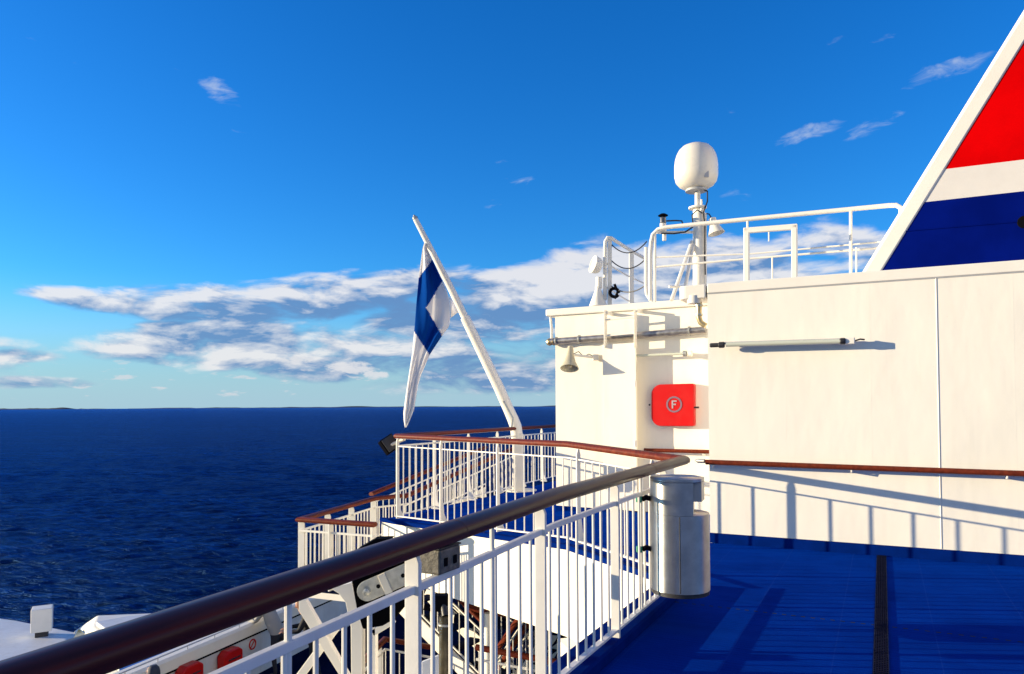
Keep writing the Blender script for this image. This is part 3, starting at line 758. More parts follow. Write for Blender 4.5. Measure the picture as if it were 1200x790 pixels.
MB().tube([bp(672, 416, .32), bp(690, 418, .2), bp(700, 420, .02)], .02, 8).build('arm', WHITE, t5)
MB().box((-.05, -.05, -.05), (.05, .05, .05), Matrix.Translation(bp(698, 419, .06))).build('junction_box', WHITE, t5, bevel=.01)
MB().tube([bp(672, 415, .3), bp(678, 412, .25), bp(684, 418, .2), bp(690, 415, .15), bp(698, 419, .1)], .007, 6).build('lead', CABLE, t5)
# thin tube lamp under the pipe
t6 = thing('tube_lamp', 'thin tube lamp below the pipe, above the red F box', 'lamp', bp(775, 416, .12), 'wall tube lamps')
MB().tube([bp(746, 417, .14), bp(800, 414.5, .14)], .022, 10).build('tube', GLASS, t6)
for px in (800, 806): MB().lathe([(.03, 0), (.045, .01), (.045, .06), (.03, .07)], axis_m(bp(px, 414.5, .14), tB3), 14).build('end_cap', ZINC if px == 800 else WHITE, t6)
MB().bar(bp(806, 414.5, .12), bp(806, 414.5, 0.003), .04, .04).build('bracket', WHITE, t6)
# red F box
def fb_(px, py, off=.0): return bp(px, py, off)
t7 = thing('hose_box', 'red box with a letter F in a ring on the recessed white wall', 'fire hose box', fb_(788, 499, .1))
ol = [(813, 450)]
poly = []
cx0, cx1, cy0, cy1 = 763, 813, 450, 499.5
def corner(cx, cy, r, a0, a1, n=7): return [(cx+r*math.cos(a0+(a1-a0)*i/n), cy+r*math.sin(a0+(a1-a0)*i/n)) for i in range(n+1)]
poly = corner(cx0+12, cy0+12.5, 12, math.pi, 1.5*math.pi)+corner(cx1-2, cy0+1.5, 2, 1.5*math.pi, 2*math.pi, 3)+corner(cx1-2, cy1-2, 2, 0, math.pi/2, 3)+corner(cx0+12, cy1-12, 12, math.pi/2, math.pi)
fcov = MB().prism([fb_(x, y, .13) for x, y in poly], nB3*.125).build('cover', RED, t7, bevel=.012)
zc = fb_(790, 474, .132)
def disc_pts(c, r, n): return [c + tB3*r*math.cos(2*math.pi*i/n) + Vector((0, 0, 1))*r*math.sin(2*math.pi*i/n) for i in range(n)]
m = MB(); n = 40; o_ = disc_pts(zc, .125, n); i_ = disc_pts(zc, .098, n)
vs = o_+i_; vs2 = [v-nB3*.004 for v in vs]
m.add(vs+vs2, [(2*n+i, 2*n+(i+1) % n, 3*n+(i+1) % n, 3*n+i) for i in range(n)]+[(i, (i+1) % n, 2*n+(i+1) % n, 2*n+i) for i in range(n)]+[(n+i, n+(i+1) % n, 3*n+(i+1) % n, 3*n+i) for i in range(n)])
m.build('ring', SIGNG, fcov)
m = MB()
def lbar(x0, z0, x1, z1): m.prism([zc+tB3*x+Vector((0, 0, z)) for x, z in ((x0, z0), (x1, z0), (x1, z1), (x0, z1))], -nB3*.004)
lbar(-.038, -.062, -.014, .062); lbar(-.013, .040, .042, .062); lbar(-.013, -.010, .030, .012); m.build('letter', mat('pale_sign_print', (.36, .30, .34), .4), fcov)
MB().tube([fb_(813, 477.5, .1), fb_(819, 477.5, .1)], .014, 8).build('latch', DARK, fcov)
MB().tube([fb_(762, 474.5, .06), fb_(760.5, 474.5, .06)], .014, 8).build('hinge_pin', DARK, t7)
# wall handrails
def hrail(name, label, a, b, nb, standoff, dn, brk, grp='wall handrails'):
    t = thing(name, label, 'handrail', (a+b)/2, grp)
    MB().tube([a, b], .030, 14).build('rail', WOOD, t)
    for f in brk:
        q = a.lerp(b, f); MB().tube([q-Vector((0, 0, .02)), q-Vector((0, 0, .05)), q-Vector((0, 0, .055))+dn*(standoff-.02), q+dn*standoff-Vector((0, 0, .055))], .011, 8).build('bracket', RAILW, t)
    return t
a = onp(827, 541.5, NA, DA-.10); b = onp(1290, 558.5, NA, DA-.10)
hrail('wall_handrail', 'long red-brown handrail along the big cream wall above the blue deck', a, b, 0, .1, nA3, (.02, .42, .8))
a = bp(755, 527.5, .1); b = bp(832, 529.5, .1)
t = hrail('wall_handrail', 'short brown handrail below the red F box', a, b, 0, .1, nB3, (.06, .9))
q = onp(826, 540.5, NA, DA-.10)
m = MB(); m.tube([q, q-tA3*.08+nA3*.02, q-tA3*.13+nA3*.10], [.024, .026, .012], 10)
tag(m.build('rail_end', ZINC), 'grey metal end piece at the left tip of the long wall handrail', 'fitting')

# long tube lamp on big wall
def ap(px, py, off): return onp(px, py, NA, DA-off)
t8 = thing('tube_lamp', 'long tube lamp mounted high on the big cream wall, casting a shadow', 'lamp', ap(920, 402, .15), 'wall tube lamps')
MB().tube([ap(851, 404, .15), ap(986, 400, .15)], .026, 14).build('tube', GLASS, t8)
MB().bar(ap(846, 402.5, .10), ap(990, 398, .10), .05, .03).build('tray', GREYP, t8)
MB().lathe([(.018, -.1), (.026, -.09), (.026, .0), (.036, .01), (.036, .06), (.028, .07)], axis_m(ap(842, 404.4, .15), tA3), 16).build('end_cap', DARK, t8)
MB().lathe([(.028, 0), (.036, .01), (.036, .05), (.03, .06)], axis_m(ap(984, 400, .15), tA3), 16).build('end_cap', DARK, t8)
MB().box((-.05, -.035, -.035), (.05, .035, .035), axis_m(ap(996, 399.5, .13), nA3)).build('junction_box', WHITE, t8, bevel=.008)
MB().tube([ap(1000, 400, .12), ap(1008, 397.5, .08), ap(1013, 398, .05)], .009, 6).build('lead', CABLE, t8)
for px, py in ((860, 402.5), (975, 399)):
    q = ap(px, py, .12); MB().bar(q, q+nA3*.118, .02, .04).build('bracket', WHITE, t8)

# downpipe below the gutter
DP = DA-.05
def dp(px, py): return onp(px, py, NA, DA+.06)
t9 = thing('downpipe', 'short brass-coloured drain pipe hanging below the rounded gutter end', 'pipe', dp(817, 350))
MB().tube([dp(813.5, 347), dp(813.5, 356)], .085, 16).build('socket', WHITE, t9)
MB().tube([dp(819, 354), dp(819, 372), dp(821, 378), dp(827, 382)], .034, 12).build('pipe_run', BRASS, t9)
for py in (358, 369): MB().lathe([(.034, -.012), (.046, -.012), (.046, .012), (.034, .012)], Matrix.Translation(dp(819, py)), 14).build('collar', ZINC, t9)

# ------------------------------------------------------------------ steel bin
bx, by = 1.232, 5.50; br = .213
tbn = thing('litter_bin', 'cylindrical brushed stainless steel litter bin clamped to the railing above the deck', 'bin', (bx, by, 0.28))
view = Vector((bx, by)).normalized(); ang0 = math.atan2(-view.y, -view.x)     # towards the camera
def cyl_part(a0, a1, z0, z1, r=br, n=26):
    m = MB(); pts = [(bx+r*math.cos(a0+(a1-a0)*i/n), by+r*math.sin(a0+(a1-a0)*i/n)) for i in range(n+1)]
    full = abs(a1-a0) > 6.2
    if full: pts = pts[:-1]
    m.prism([Vector((x, y, z0)) for x, y in pts], (0, 0, z1-z0)); m.sm = [True if len(f) == 4 else False for f in m.f]
    return m
BT = 1.085; BN = .85; BB = .285
cyl_part(0, 2*math.pi, BB+.012, BN, n=56).build('body', STEEL, tbn)
# head: D-shaped upper part with a squared hood over the opening at the right
hood = []
for i in range(29):
    a = ang0 + 1.2 - (2*math.pi-2.0)*i/28
    hood.append((bx+br*math.cos(a), by+br*math.sin(a)))
rtv = Vector((-math.sin(ang0), math.cos(ang0)))           # right of the bin seen from the camera (approx)
if rtv.x < 0: rtv = -rtv
fw = Vector((math.cos(ang0), math.sin(ang0)))
up_poly = [(bx+br*math.cos(a), by+br*math.sin(a)) for a in [ang0+R(20)-R(i*8.6) for i in range(26)]]
c0 = Vector((bx, by))
pA = c0+rtv*.095+fw*.19; pC = c0+rtv*.11-fw*.18
arcp = []
a0 = math.atan2(*(reversed((pA-c0)[:])))
th0 = math.atan2((pA-c0).y, (pA-c0).x); th1 = math.atan2((pC-c0).y, (pC-c0).x)
# go round the left side from pA to pC
d = (th1-th0) % (2*math.pi)
if Vector((math.cos(th0+d/2), math.sin(th0+d/2))).dot(rtv) > 0: d -= 2*math.pi
for i in range(33):
    a = th0+d*i/32; arcp.append(c0+Vector((math.cos(a), math.sin(a)))*br)
m = MB(); m.prism([Vector((p.x, p.y, BN+.002)) for p in arcp], (0, 0, BT-BN-.002)); m.sm = [len(f) == 4 and i < len(m.f)-1 for i, f in enumerate(m.f)]
bh = m.build('head', STEEL, tbn)
lid = arcp + [c0+rtv*.18-fw*.03, c0+rtv*.155+fw*.13]
m = MB(); m.prism([Vector((p.x, p.y, BT+.002)) for p in lid], (0, 0, .022)); m.build('lid', STEEL, tbn, bevel=.003)
hp_ = [c0+rtv*.155+fw*.125, c0+rtv*.18-fw*.03, c0+rtv*.10-fw*.04, c0+rtv*.097+fw*.125]
m = MB(); m.prism([Vector((p.x, p.y, BT-.14)) for p in hp_], (0, 0, .139)); m.build('flap', STEEL, bh)
MB().lathe([(br*.6, 0), (br*.98, 0), (br*.98, .028)], Matrix.Translation((bx, by, BB-.018)), 40).build('plinth', DARK, tbn)
MB().tube([c0.to_3d()+Vector((0, 0, BB+.02))+(fw*br).to_3d()*1.003, c0.to_3d()+Vector((0, 0, BN-.005))+(fw*br).to_3d()*1.003], .004, 6).build('door_gap', DARK, tbn)
for z in (.94, .57):
    q = Vector((.965, 5.55, z))
    m = MB(); m.tube([q, q+Vector((.03, -.01, .015)), q+Vector((.075, -.03, .0))], .02, 8); cl_ = m.build('clamp', BLACK, tbn)
    MB().box((-.02, -.02, -.022), (.02, .02, .022), Matrix.Translation(q-Vector((.025, 0, 0)))).build('clamp_nut', GREENP, cl_, bevel=.005)

# drain grating in the deck
ga = onz(1033, 664, .0); gd = Vector((NA[0], NA[1], 0))
q = PA + TA*(Vector((ga.x-PA.x, ga.y-PA.y)).dot(TA))
t10 = thing('deck_grating', 'dark narrow drain grating strip running across the blue deck', 'grating', (q.x, q.y, 0))
Mg = Matrix(((TA.x, NA[0], 0, q.x), (TA.y, NA[1], 0, q.y), (0, 0, 1, 0), (0, 0, 0, 1)))
m = MB(); m.box((-.044, -7.6, .0035), (.044, -.02, .005), Mg); m.build('tray', mat('dark_drain', (.008, .01, .022), .6), t10)
m = MB()
for sx in (-.046, .046): m.box((sx-.003, -7.6, .001), (sx+.003, -.02, .010), Mg)
m.build('frame', mat('bluish_grey_metal', (.006, .02, .10), .9, .0, spec=.03), t10)
m = MB(); y = -7.58
for x in (-.029, -.0145, 0, .0145, .029): m.box((x-.003, -7.6, .0052), (x+.003, -.02, .0105), Mg)
while y < -.03: m.box((-.041, y, .0052), (.041, y+.006, .010), Mg); y += .036
m.build('grid', mat('grating_steel', (.016, .018, .04), .9, .0, spec=.03), t10)

# ------------------------------------------------------------------ flagpole and flag
YF = 16.3
def fg(px, py, Y=YF): return at(px, py, Y)
t11 = thing('flagpole', 'white flagpole leaning to the left from its upright foot on the outer deck', 'flagpole', fg(606, 572))
MB().bar(fg(607, 574), fg(607, 508), .24, .24).build('foot', WHITE, t11, bevel=.02)
MB().tube([fg(606, 520), fg(605.5, 508), fg(604.5, 500), fg(601, 491), fg(597, 482), fg(585, 455), fg(545, 372)], [.13, .13, .13, .125, .12, .118, .108], 16).build('lower_pole', WHITE, t11)
MB().tube([fg(545.5, 373), fg(530, 341), fg(487, 257)], [.085, .08, .058], 14).build('upper_pole', WHITE, t11)
MB().lathe([(.03, 0), (.06, .01), (.06, .05), (.03, .07), (.02, .10)], axis_m(fg(487, 257), (-.4, 0, 1)), 12).build('truck', ZINC, t11)
MB().tube([fg(600, 498, 16.1), fg(599, 505, 16.1), fg(601, 490, 16.1), fg(590, 470, 16.15)], .02, 6).build('cleat_line', ZINC, t11)
MB().lathe([(.05, 0), (.33, 0), (.33, .03), (.05, .035)], Matrix.Translation((.2, 16.2, -.235)), 24).build('base_plate', CREAM, t11)
def flag():
    s = 2.723; X0, Y0 = 430, 230
    Lf = [(183, 150), (178, 165), (171, 215), (165, 262), (158, 340), (154, 400), (151, 435), (146, 495), (136, 560), (126, 625), (117, 690), (118, 715), (122, 738)]
    Rt = [(187, 150), (194, 170), (210, 205), (240, 268), (258, 310), (264, 345), (266, 388), (262, 415), (238, 447), (200, 505), (172, 570), (162, 605), (150, 680), (136, 715), (125, 738)]
    blue = [(211, 200), (242, 270), (188, 356), (240, 445), (199, 506), (150, 430), (163, 262), (168, 258)]
    def interp(L, y):
        for (x0, y0), (x1, y1) in zip(L, L[1:]):
            if y0 <= y <= y1: return x0+(x1-x0)*(y-y0)/(y1-y0+1e-9)
        return L[-1][0]
    def inside(P, x, y):
        c = False; j = len(P)-1
        for i in range(len(P)):
            if (P[i][1] > y) != (P[j][1] > y) and x < (P[j][0]-P[i][0])*(y-P[i][1])/(P[j][1]-P[i][1])+P[i][0]: c = not c
            j = i
        return c
    nu, nv = 44, 150; vs = []; fs = []; uv = []
    for j in range(nv+1):
        y = 150+588*j/nv; l = interp(Lf, y); r = interp(Rt, y)
        for i in range(nu+1):
            u = i/nu; x = l+(r-l)*u; w = (r-l)/s*16.2/870
            fold = .06*math.sin(u*math.pi*3.2+j*.016+.6)*min(1, w/.5+.2)+.04*math.sin(u*9.3+j*.05)+.03*math.sin(u*17-j*.03)
            p = at(X0+x/s, Y0+y/s, 16.22-.5*min(1, j/45)*(1-.0*u)+fold); vs.append(p); uv.append((x, y))
    m = MB()
    for j in range(nv):
        for i in range(nu):
            a = j*(nu+1)+i; fs.append((a, a+1, a+nu+2, a+nu+1))
    m.add(vs, fs, True)
    for k, f in enumerate(fs):
        x = sum(uv[i][0] for i in f)/4; y = sum(uv[i][1] for i in f)/4
        m.mi[k] = 1 if inside(blue, x, y) else 0
    # hoist corner that stays tied to the pole
    m.cur = 0
    tri = [(262, 322), (277, 340), (291, 370), (280, 378), (268, 388), (265, 350)]
    m.add([at(X0+x/s, Y0+y/s, (15.74, 15.9, 16.15, 16.05, 15.8, 15.72)[i]) for i, (x, y) in enumerate(tri)], [tuple(range(6))], False)
    def cloth(name, c):
        mt = mat(name, c, .8, var=.04, bump=.15, bscale=6, spec=.1)
        t = mt.node_tree; q = NT(t); tr_ = q.n('ShaderNodeBsdfTranslucent'); tr_.inputs[0].default_value = (*[x**.8 for x in c], 1)
        ms = q.n('ShaderNodeMixShader'); ms.inputs[0].default_value = .4; q.put(ms.inputs[1], t.nodes['Principled BSDF'].outputs[0]); q.put(ms.inputs[2], tr_.outputs[0])
        q.put(t.nodes['Material Output'].inputs[0], ms.outputs[0]); return mt
    o = m.build('flag', [cloth('flag_white_cloth', (.88, .87, .87)), cloth('flag_blue_cloth', (.004, .068, .36))], fix=False)
    sd = o.modifiers.new('thickness', 'SOLIDIFY'); sd.thickness = .006
    tag(o, 'white flag with blue cross hanging in folds from the leaning flagpole', 'flag')
flag()

# ------------------------------------------------------------------ floodlights
t12 = thing('floodlight', 'black square floodlight on a short arm at the far left railing end', 'floodlight', at(462, 520, 12.1))
M = Matrix.Translation(at(456, 521, 12.1)) @ Matrix.Rotation(R(-35), 4, 'Y') @ Matrix.Rotation(R(25), 4, 'Z')
MB().box((-.12, -.09, -.13), (.12, .09, .13), M).build('housing', BLACK, t12, bevel=.015)
MB().box((-.10, -.13, -.11), (.10, -.093, .11), M).build('front_frame', DARK, t12, bevel=.005)
MB().tube([at(455, 523, 12.0), at(466, 518, 12.0), at(474, 514.5, 11.9)], .028, 8).build('arm', CREAM, t12)
YB_ = 2.95
t13 = thing('junction_box', 'weathered dark grey metal box fixed under the foreground handrail', 'box', at(515, 655, YB_))
cbx = at(513, 655, YB_); az0 = math.atan2(G1.y-G0.y, G1.x-G0.x)
M = Matrix.Translation(cbx) @ Matrix.Rotation(R(-28), 4, 'Z')
MB().box((-.06, -.075, -.045), (.06, .075, .05), M).build('housing', mat('weathered_box', (.13, .12, .10), .5, .2, var=.4, vscale=30, bump=.4), t13, bevel=.008)
MB().box((-.062, -.078, .051), (.062, .078, .058), M).build('lid', DARK, t13, bevel=.003)
for y in (-.035, .03): MB().box((.0605, y-.012, -.016), (.063, y+.012, .016), M).build('slot', BLACK, t13)
MB().bar(cbx+Vector((-.08, .0, 0)), cbx+Vector((-.02, 0, .10)), .03, .01).build('bracket', DARK, t13)

# ------------------------------------------------------------------ davit machinery left of the railing
YD = 4.6
def dv(px, py, Y=YD): return at(px, py, Y)
t14 = thing('davit', 'white boat davit frame with black head plate and steel link behind the foreground railing', 'davit', dv(415, 800))
MB().prism([dv(*p) for p in ((412, 682), (423, 662), (480, 628), (486, 645), (484, 700), (462, 726), (448, 734), (425, 738), (418, 715))], (0, .16, 0)).build('head_plate', mat('head_plate_black', (.003, .003, .004), .7, spec=.05), t14, bevel=.01)
a = dv(430, 693, YD-.03); b = dv(478, 672, YD-.03)
ax = (b-a).normalized(); pz = Vector((0, -1, 0)).cross(ax).normalized()
pl = [a + (ax*math.cos(t)+pz*math.sin(t))*.062 for t in [math.pi/2+i*math.pi/10 for i in range(11)]] + [b + (ax*math.cos(t)+pz*math.sin(t))*.062 for t in [-math.pi/2+i*math.pi/10 for i in range(11)]]
lk = MB().prism(pl, (0, .025, 0)).build('link', ZINC, t14, bevel=.003)
c = a.lerp(b, .45); MB().bar(c-pz*.063-Vector((0, .012, 0)), c+pz*.063-Vector((0, .012, 0)), .045, .02, (0, -1, 0)).build('link_strap', CREAM, lk)
for f, r in ((.0, .024),): MB().lathe([(r, 0), (r, -.025), (r*.6, -.03)], axis_m(a-Vector((0, .0, 0)), (0, 1, 0)), 6).build('bolt', ZINC, lk)
for f in (.28, .88): MB().lathe([(.0, 0), (.013, 0), (.013, -.003)], axis_m(a.lerp(b, f)-Vector((0, .001, 0)), (0, 1, 0)), 12).build('bolt_hole', BLACK, lk)
def slab(pts, Y, th, name, mt, parent): return MB().prism([at(x, y, Y) for x, y in pts], (0, th, 0)).build(name, mt, parent, bevel=.004)
slab([(386, 689), (412, 683), (418, 708), (424, 735), (424, 840), (412, 840), (411, 735), (405, 707), (397, 696)], 5.0, .12, 'frame_post', WHITE, t14)
slab([(350, 703), (358, 703), (414, 802), (404, 802), (350, 716)], 5.2, .06, 'brace', WHITE, t14)
slab([(398, 722), (406, 727), (352, 800), (340, 800)], 5.27, .06, 'brace', WHITE, t14)
slab([(459, 724), (463, 731), (438, 746), (434, 739)], 5.0, .05, 'brace', WHITE, t14)
slab([(410, 652), (420, 643), (440, 631.5), (460, 631), (452, 638), (432, 652)], 5.1, .1, 'top_cover', BLACK, t14)
slab([(432, 735), (440, 735), (440, 840), (432, 840)], 5.0, .1, 'frame_post', WHITE, t14)
t15 = thing('hydraulic_cylinder', 'upright black hydraulic ram with worn beige side behind the foreground railing', 'hydraulic ram', at(521, 800, 4.2))
MB().tube([at(522, 850, 4.2), at(522, 722, 4.2)], .036, 16).build('barrel', mat('worn_ram', (.10, .085, .05), .35, .3, var=.6, vscale=10), t15)
MB().tube([at(522, 722, 4.2), at(519, 700, 4.25)], .022, 12).build('rod', DARK, t15)
MB().lathe([(.037, 0), (.041, .002), (.041, .012), (.037, .014)], Matrix.Translation(at(522, 733, 4.2)), 16).build('band', ZINC, t15)
MB().box((-.04, -.04, -.045), (.04, .04, .045), Matrix.Translation(at(517, 706, 4.25))).build('clevis', BLACK, t15, bevel=.01)
MB().tube([at(497, 711, 4.3), at(505, 713, 4.3), at(513, 708, 4.25)], .02, 8).build('hose', BLACK, t15)
tag(slab([(494, 776), (514, 768), (514, 800), (494, 805)], 4.1, .02, 'guard_plate', LGREY, None), 'small pale plate at the foot of the hydraulic ram', 'plate')

# ------------------------------------------------------------------ lower levels
# landing beside the platform
LZ = -1.04
t16 = thing('stair_landing', 'small white landing platform one flight below the deck, left of the platform', 'landing', (-2.6, 11.6, LZ))
lp = [Vector((-3.2, 10.95, LZ)), Vector((-1.95, 10.45, LZ)), Vector((-1.6, 11.3, LZ)), Vector((-2.1, 13.5, LZ)), Vector((-2.5, 13.4, LZ))]
MB().prism([p-Vector((0, 0, .1)) for p in lp], (0, 0, .09)).build('slab', WHITE, t16)
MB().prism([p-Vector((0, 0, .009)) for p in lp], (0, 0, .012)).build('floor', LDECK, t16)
pl_ = [(-1.93, 10.47, -.03, LZ+.07), (-3.12, 10.97, -.03, LZ+.07), (-2.48, 13.38, -.03, LZ+.07), (-1.9, 13.9, -.03, LZ+.07)]
railing('white railing with brown handrail round the lower landing at the left', pl_, .13, [.02, .75, 1.32, 2.1, 2.9, 3.75], name='landing_railing', group=None, foot=0, bw=.022, postw=.10)
# outer stair from the upper deck down to the landing
def flight(label, a, b, side, width, group=None, wood_m=None, rails=True, nm='staircase', cat='staircase'):
    """a top, b bottom (floor points), side vector across"""
    a = Vector(a); b = Vector(b); sd = Vector(side).normalized()
    t = thing(nm, label, cat, b, group)
    dz = a.z-b.z; n = max(3, round(dz/.2)); hd = Vector((b.x-a.x, b.y-a.y, 0)); u = hd.normalized()
    for s in (0, width):
        MB().bar(a+sd*s-Vector((0, 0, .05)), b+sd*s-Vector((0, 0, .05)), .03, .24).build('stringer', WHITE, t)
    for i in range(n):
        f = (i+.5)/n; c = a.lerp(b, f)
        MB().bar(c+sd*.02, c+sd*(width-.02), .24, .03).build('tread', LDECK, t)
    if rails:
        for s in (0, width):
            A = a+sd*s+Vector((0, 0, 1.0)); B = b+sd*s+Vector((0, 0, 1.0))
            MB().sweep(HR, [A, B]).build('handrail', wood_m or WOOD, t)
            MB().bar(A-Vector((0, 0, .17)), B-Vector((0, 0, .17)), .025, .025).build('sub_rail', RAILW, t)
            MB().bar(A-Vector((0, 0, .85)), B-Vector((0, 0, .85)), .025, .025).build('bottom_rail', RAILW, t)
            me = unit_bar(.018, .018, RAILW); L = (B-A).length; k = int(L/.17)
            for i in range(1, k):
                p = A.lerp(B, i/k); inst(me, 'baluster', t, p-Vector((0, 0, .85)), .68)
    return t
flight('white outside staircase with red-brown handrails going down behind the platform railing', (.05, 17.0, -.35), (-2.0, 13.7, LZ), (-.85, .53, 0), .8)
# lower deck and bulwark
LD = -4.15
m = MB(); m.add([(-9.2, 8, LD), (-4.3, 24, LD), (8, 24, LD), (8, 2, LD), (-11, 2, LD)], [(0, 4, 3, 2, 1)])
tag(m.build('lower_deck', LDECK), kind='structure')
def bw(px, py, z=-3.0): return onz(px, py, z)
b1 = Vector((-6.85, 12.6)); b2 = Vector((-5.1, 17.6)); bd = (b2-b1).normalized(); b0_ = b1-bd*4; b3 = b2+bd*6
t17 = thing('bulwark', 'white bulwark with pale cap and black strip along the lower deck at the left', 'bulwark', P3(b1, LD))
MB().sweep([(0, 0), (.06, 0), (.06, .86), (0, .86)], [P3(b0_, LD), P3(b3, LD)]).build('wall', LGREY, t17)
MB().sweep([(-.03, .862), (.075, .862), (.075, .895), (-.03, .895)], [P3(b0_, LD), P3(b3, LD)]).build('black_strip', BLACK, t17)
MB().sweep([(-.30, .897), (.08, .897), (.08, 1.10), (.04, 1.15), (-.26, 1.15), (-.30, 1.10)], [P3(b0_, LD), P3(b3, LD)]).build('cap', WHITE, t17, bevel=.01)
pts = [P3(b0_, LD+1.22), P3(b3, LD+1.22)]; sdv = Vector((bd.y, -bd.x, 0))
MB().tube([p+sdv*.03 for p in pts], .012, 6).build('wire_rail', GREYP, t17)
for i in range(22):
    p = P3(b0_.lerp(b3, i/21), LD+1.15)+sdv*.03; MB().tube([p, p+Vector((0, 0, .07))], .008, 6).build('wire_stud', GREYP, t17)
NBW = (sdv.x, sdv.y); DBW = sdv.x*b1.x+sdv.y*b1.y
def bwp(px, py, off=.08): return onp(px, py, NBW, DBW+off)
for px, py, w, lab in ((217, 788, .55, 'lower red lifebuoy box half hidden by the foreground rail, on the bulwark'), (265, 770, .55, 'upper red box on the white bulwark between two railing bars')):
    c = bwp(px, py); b3d = Vector((bd.x, bd.y, 0))
    t = thing('lifebuoy_box', lab, 'box', c, 'red boxes on the bulwark')
    MB().prism([c-b3d*w/2+Vector((0, 0, -.35)), c+b3d*w/2+Vector((0, 0, -.35)), c+b3d*w/2+Vector((0, 0, .1)), c+b3d*(w/2-.12)+Vector((0, 0, .18)), c-b3d*(w/2-.12)+Vector((0, 0, .18)), c-b3d*w/2+Vector((0, 0, .1))], sdv*.2).build('cover', RED, t, bevel=.03)
    MB().bar(c-b3d*w*.3+sdv*.21, c+b3d*w*.3+sdv*.21, .03, .02).build('handle', DARK, t)
c = bwp(296, 755, .065); b3d = Vector((bd.x, bd.y, 0))
tns = thing('no_smoking_sign', 'small round red-ringed prohibition sign on the bulwark', 'sign', c)
m = MB(); ring = [c+(b3d*math.cos(i*math.pi/12)+Vector((0, 0, 1))*math.sin(i*math.pi/12))*.10 for i in range(24)]; m.tube(ring, .016, 6, closed=True)
m.tube([ring[3], ring[15]], .012, 6); m.build('ring', RED, tns)
# boat roof / casing outside the bulwark
RZ = -5.0
t18 = thing('lower_roof', 'flat pale grey roof of a lower deck at the bottom left corner', 'roof', onz(30, 760, RZ))
po = [onz(-60, 716, RZ), onz(20, 727, RZ), onz(60, 735, RZ), onz(95, 742, RZ), onz(130, 760, RZ), onz(200, 820, RZ), onz(60, 900, RZ), onz(-200, 900, RZ), onz(-260, 730, RZ)]
MB().prism([p-Vector((0, 0, 3.5)) for p in po], (0, 0, 3.5)).build('top', LGREY, t18, bevel=.05)
t19 = thing('vent_box', 'white upright ventilation box standing on the grey roof, bottom left', 'vent', onz(49, 745, RZ))
c = onz(49, 745, RZ)
Mv = Matrix.Translation(c) @ Matrix.Rotation(R(28), 4, 'Z')
MB().box((-.26, -.26, .16), (.26, .26, .82), Mv).build('hood', WHITE, t19, bevel=.02)
MB().box((-.16, -.16, .0), (.16, .16, .159), Mv).build('stem', DARK, t19)
t20 = thing('boat_canopy', 'white lifeboat canopy with sloping front window beside the lower deck', 'lifeboat', onz(150, 750, RZ))
CZ = -4.1
pf = [onz(113, 721.5, CZ), onz(200, 718, CZ), onz(330, 708, CZ+.0), onz(345, 722, CZ), onz(250, 745, CZ), onz(160, 775, CZ), onz(108, 736, CZ)]
base = [onz(86, 740, RZ), onz(205, 722, RZ), onz(335, 712, RZ), onz(350, 730, RZ), onz(270, 765, RZ), onz(170, 810, RZ), onz(88, 752, RZ)]
m = MB(); n = len(pf); m.add(pf+base, [tuple(range(n)), tuple(range(n, 2*n))]+[(i, (i+1) % n, n+(i+1) % n, n+i) for i in range(n)]); m.build('cabin', WHITE, t20, bevel=.06)
c = onz(99, 743, -4.7)
m = MB(); wq = [onz(91, 747, -4.85), onz(98, 735, -4.45), onz(104, 740, -4.45), onz(101, 752, -4.85)]
nn_ = (wq[1]-wq[0]).cross(wq[3]-wq[0]).normalized(); nn_ = nn_ if nn_.y < 0 else -nn_
m.prism([p+nn_*.10 for p in wq], nn_*.02); m.build('window', mat('cabin_glass', (.10, .12, .08), .1, coat=1), t20)
m = MB(); m.prism([onz(112, 734, CZ+.002), onz(150, 727, CZ+.002), onz(210, 722, CZ+.002), onz(300, 716, CZ+.002), onz(310, 724, CZ+.002), onz(200, 745, CZ+.002), onz(140, 755, CZ+.002)], (0, 0, .12)); m.build('roof_panel', LGREY, t20, bevel=.03)
# grey casing between canopy and bulwark
m = MB(); s1 = b0_-Vector((sdv.x, sdv.y))*.32; s2 = b3-Vector((sdv.x, sdv.y))*.32
o1 = s1-Vector((sdv.x, sdv.y))*1.3; o2 = s2-Vector((sdv.x, sdv.y))*1.3
m.prism([P3(s1, -6), P3(s2, -6), P3(o2, -6), P3(o1, -6)], (0, 0, 2.1)); tag(m.build('side_casing', LGREY), 'long pale grey casing outside the bulwark', 'casing')
m = MB(); c = onz(203, 772, -3.85); m.prism([c+Vector((-.7, -.9, 0)), c+Vector((.0, -.9, 0)), c+Vector((.3, .5, 0)), c+Vector((-.4, .5, 0))], (0, 0, .12))
tag(m.build('hatch_cover', mat('blue_cover', (.03, .12, .42), .5)), 'flat blue cover lying on the grey casing below the foreground handrail', 'cover')
# stairs, platforms seen through the railing
WOODD = WOOD
flight('white staircase with red-brown handrail descending to the right below the platform', (-1.95, 12.6, -1.62), (-.35, 11.4, -2.75), (.5, .85, 0), .8, rails=True)
t21 = railing('low white railing with wide red-brown handrail below the curved white bulkhead', [(-.5, 10.1, -1.62, -2.6), (.55, 9.9, -1.75, -2.7), (1.6, 9.6, -1.9, -2.8)], .12, [.05, .7, 1.4], name='lower_railing', group=None, foot=0)
railing('white railing deep below behind the davit, with dark brown handrail', [(-2.25, 11.0, -2.15, -3.1), (-2.05, 12.0, -2.1, -3.05), (-1.3, 11.9, -2.2, -3.15)], .12, [.05, .8, 1.6], name='lower_railing', group=None, foot=0)
MB_ = MB(); MB_.prism([Vector((-1.0, 12.6, -2.1)), Vector((2.2, 12.2, -2.1)), Vector((2.2, 13.4, -2.1)), Vector((-1.0, 13.6, -2.1))], (0, 0, .16))
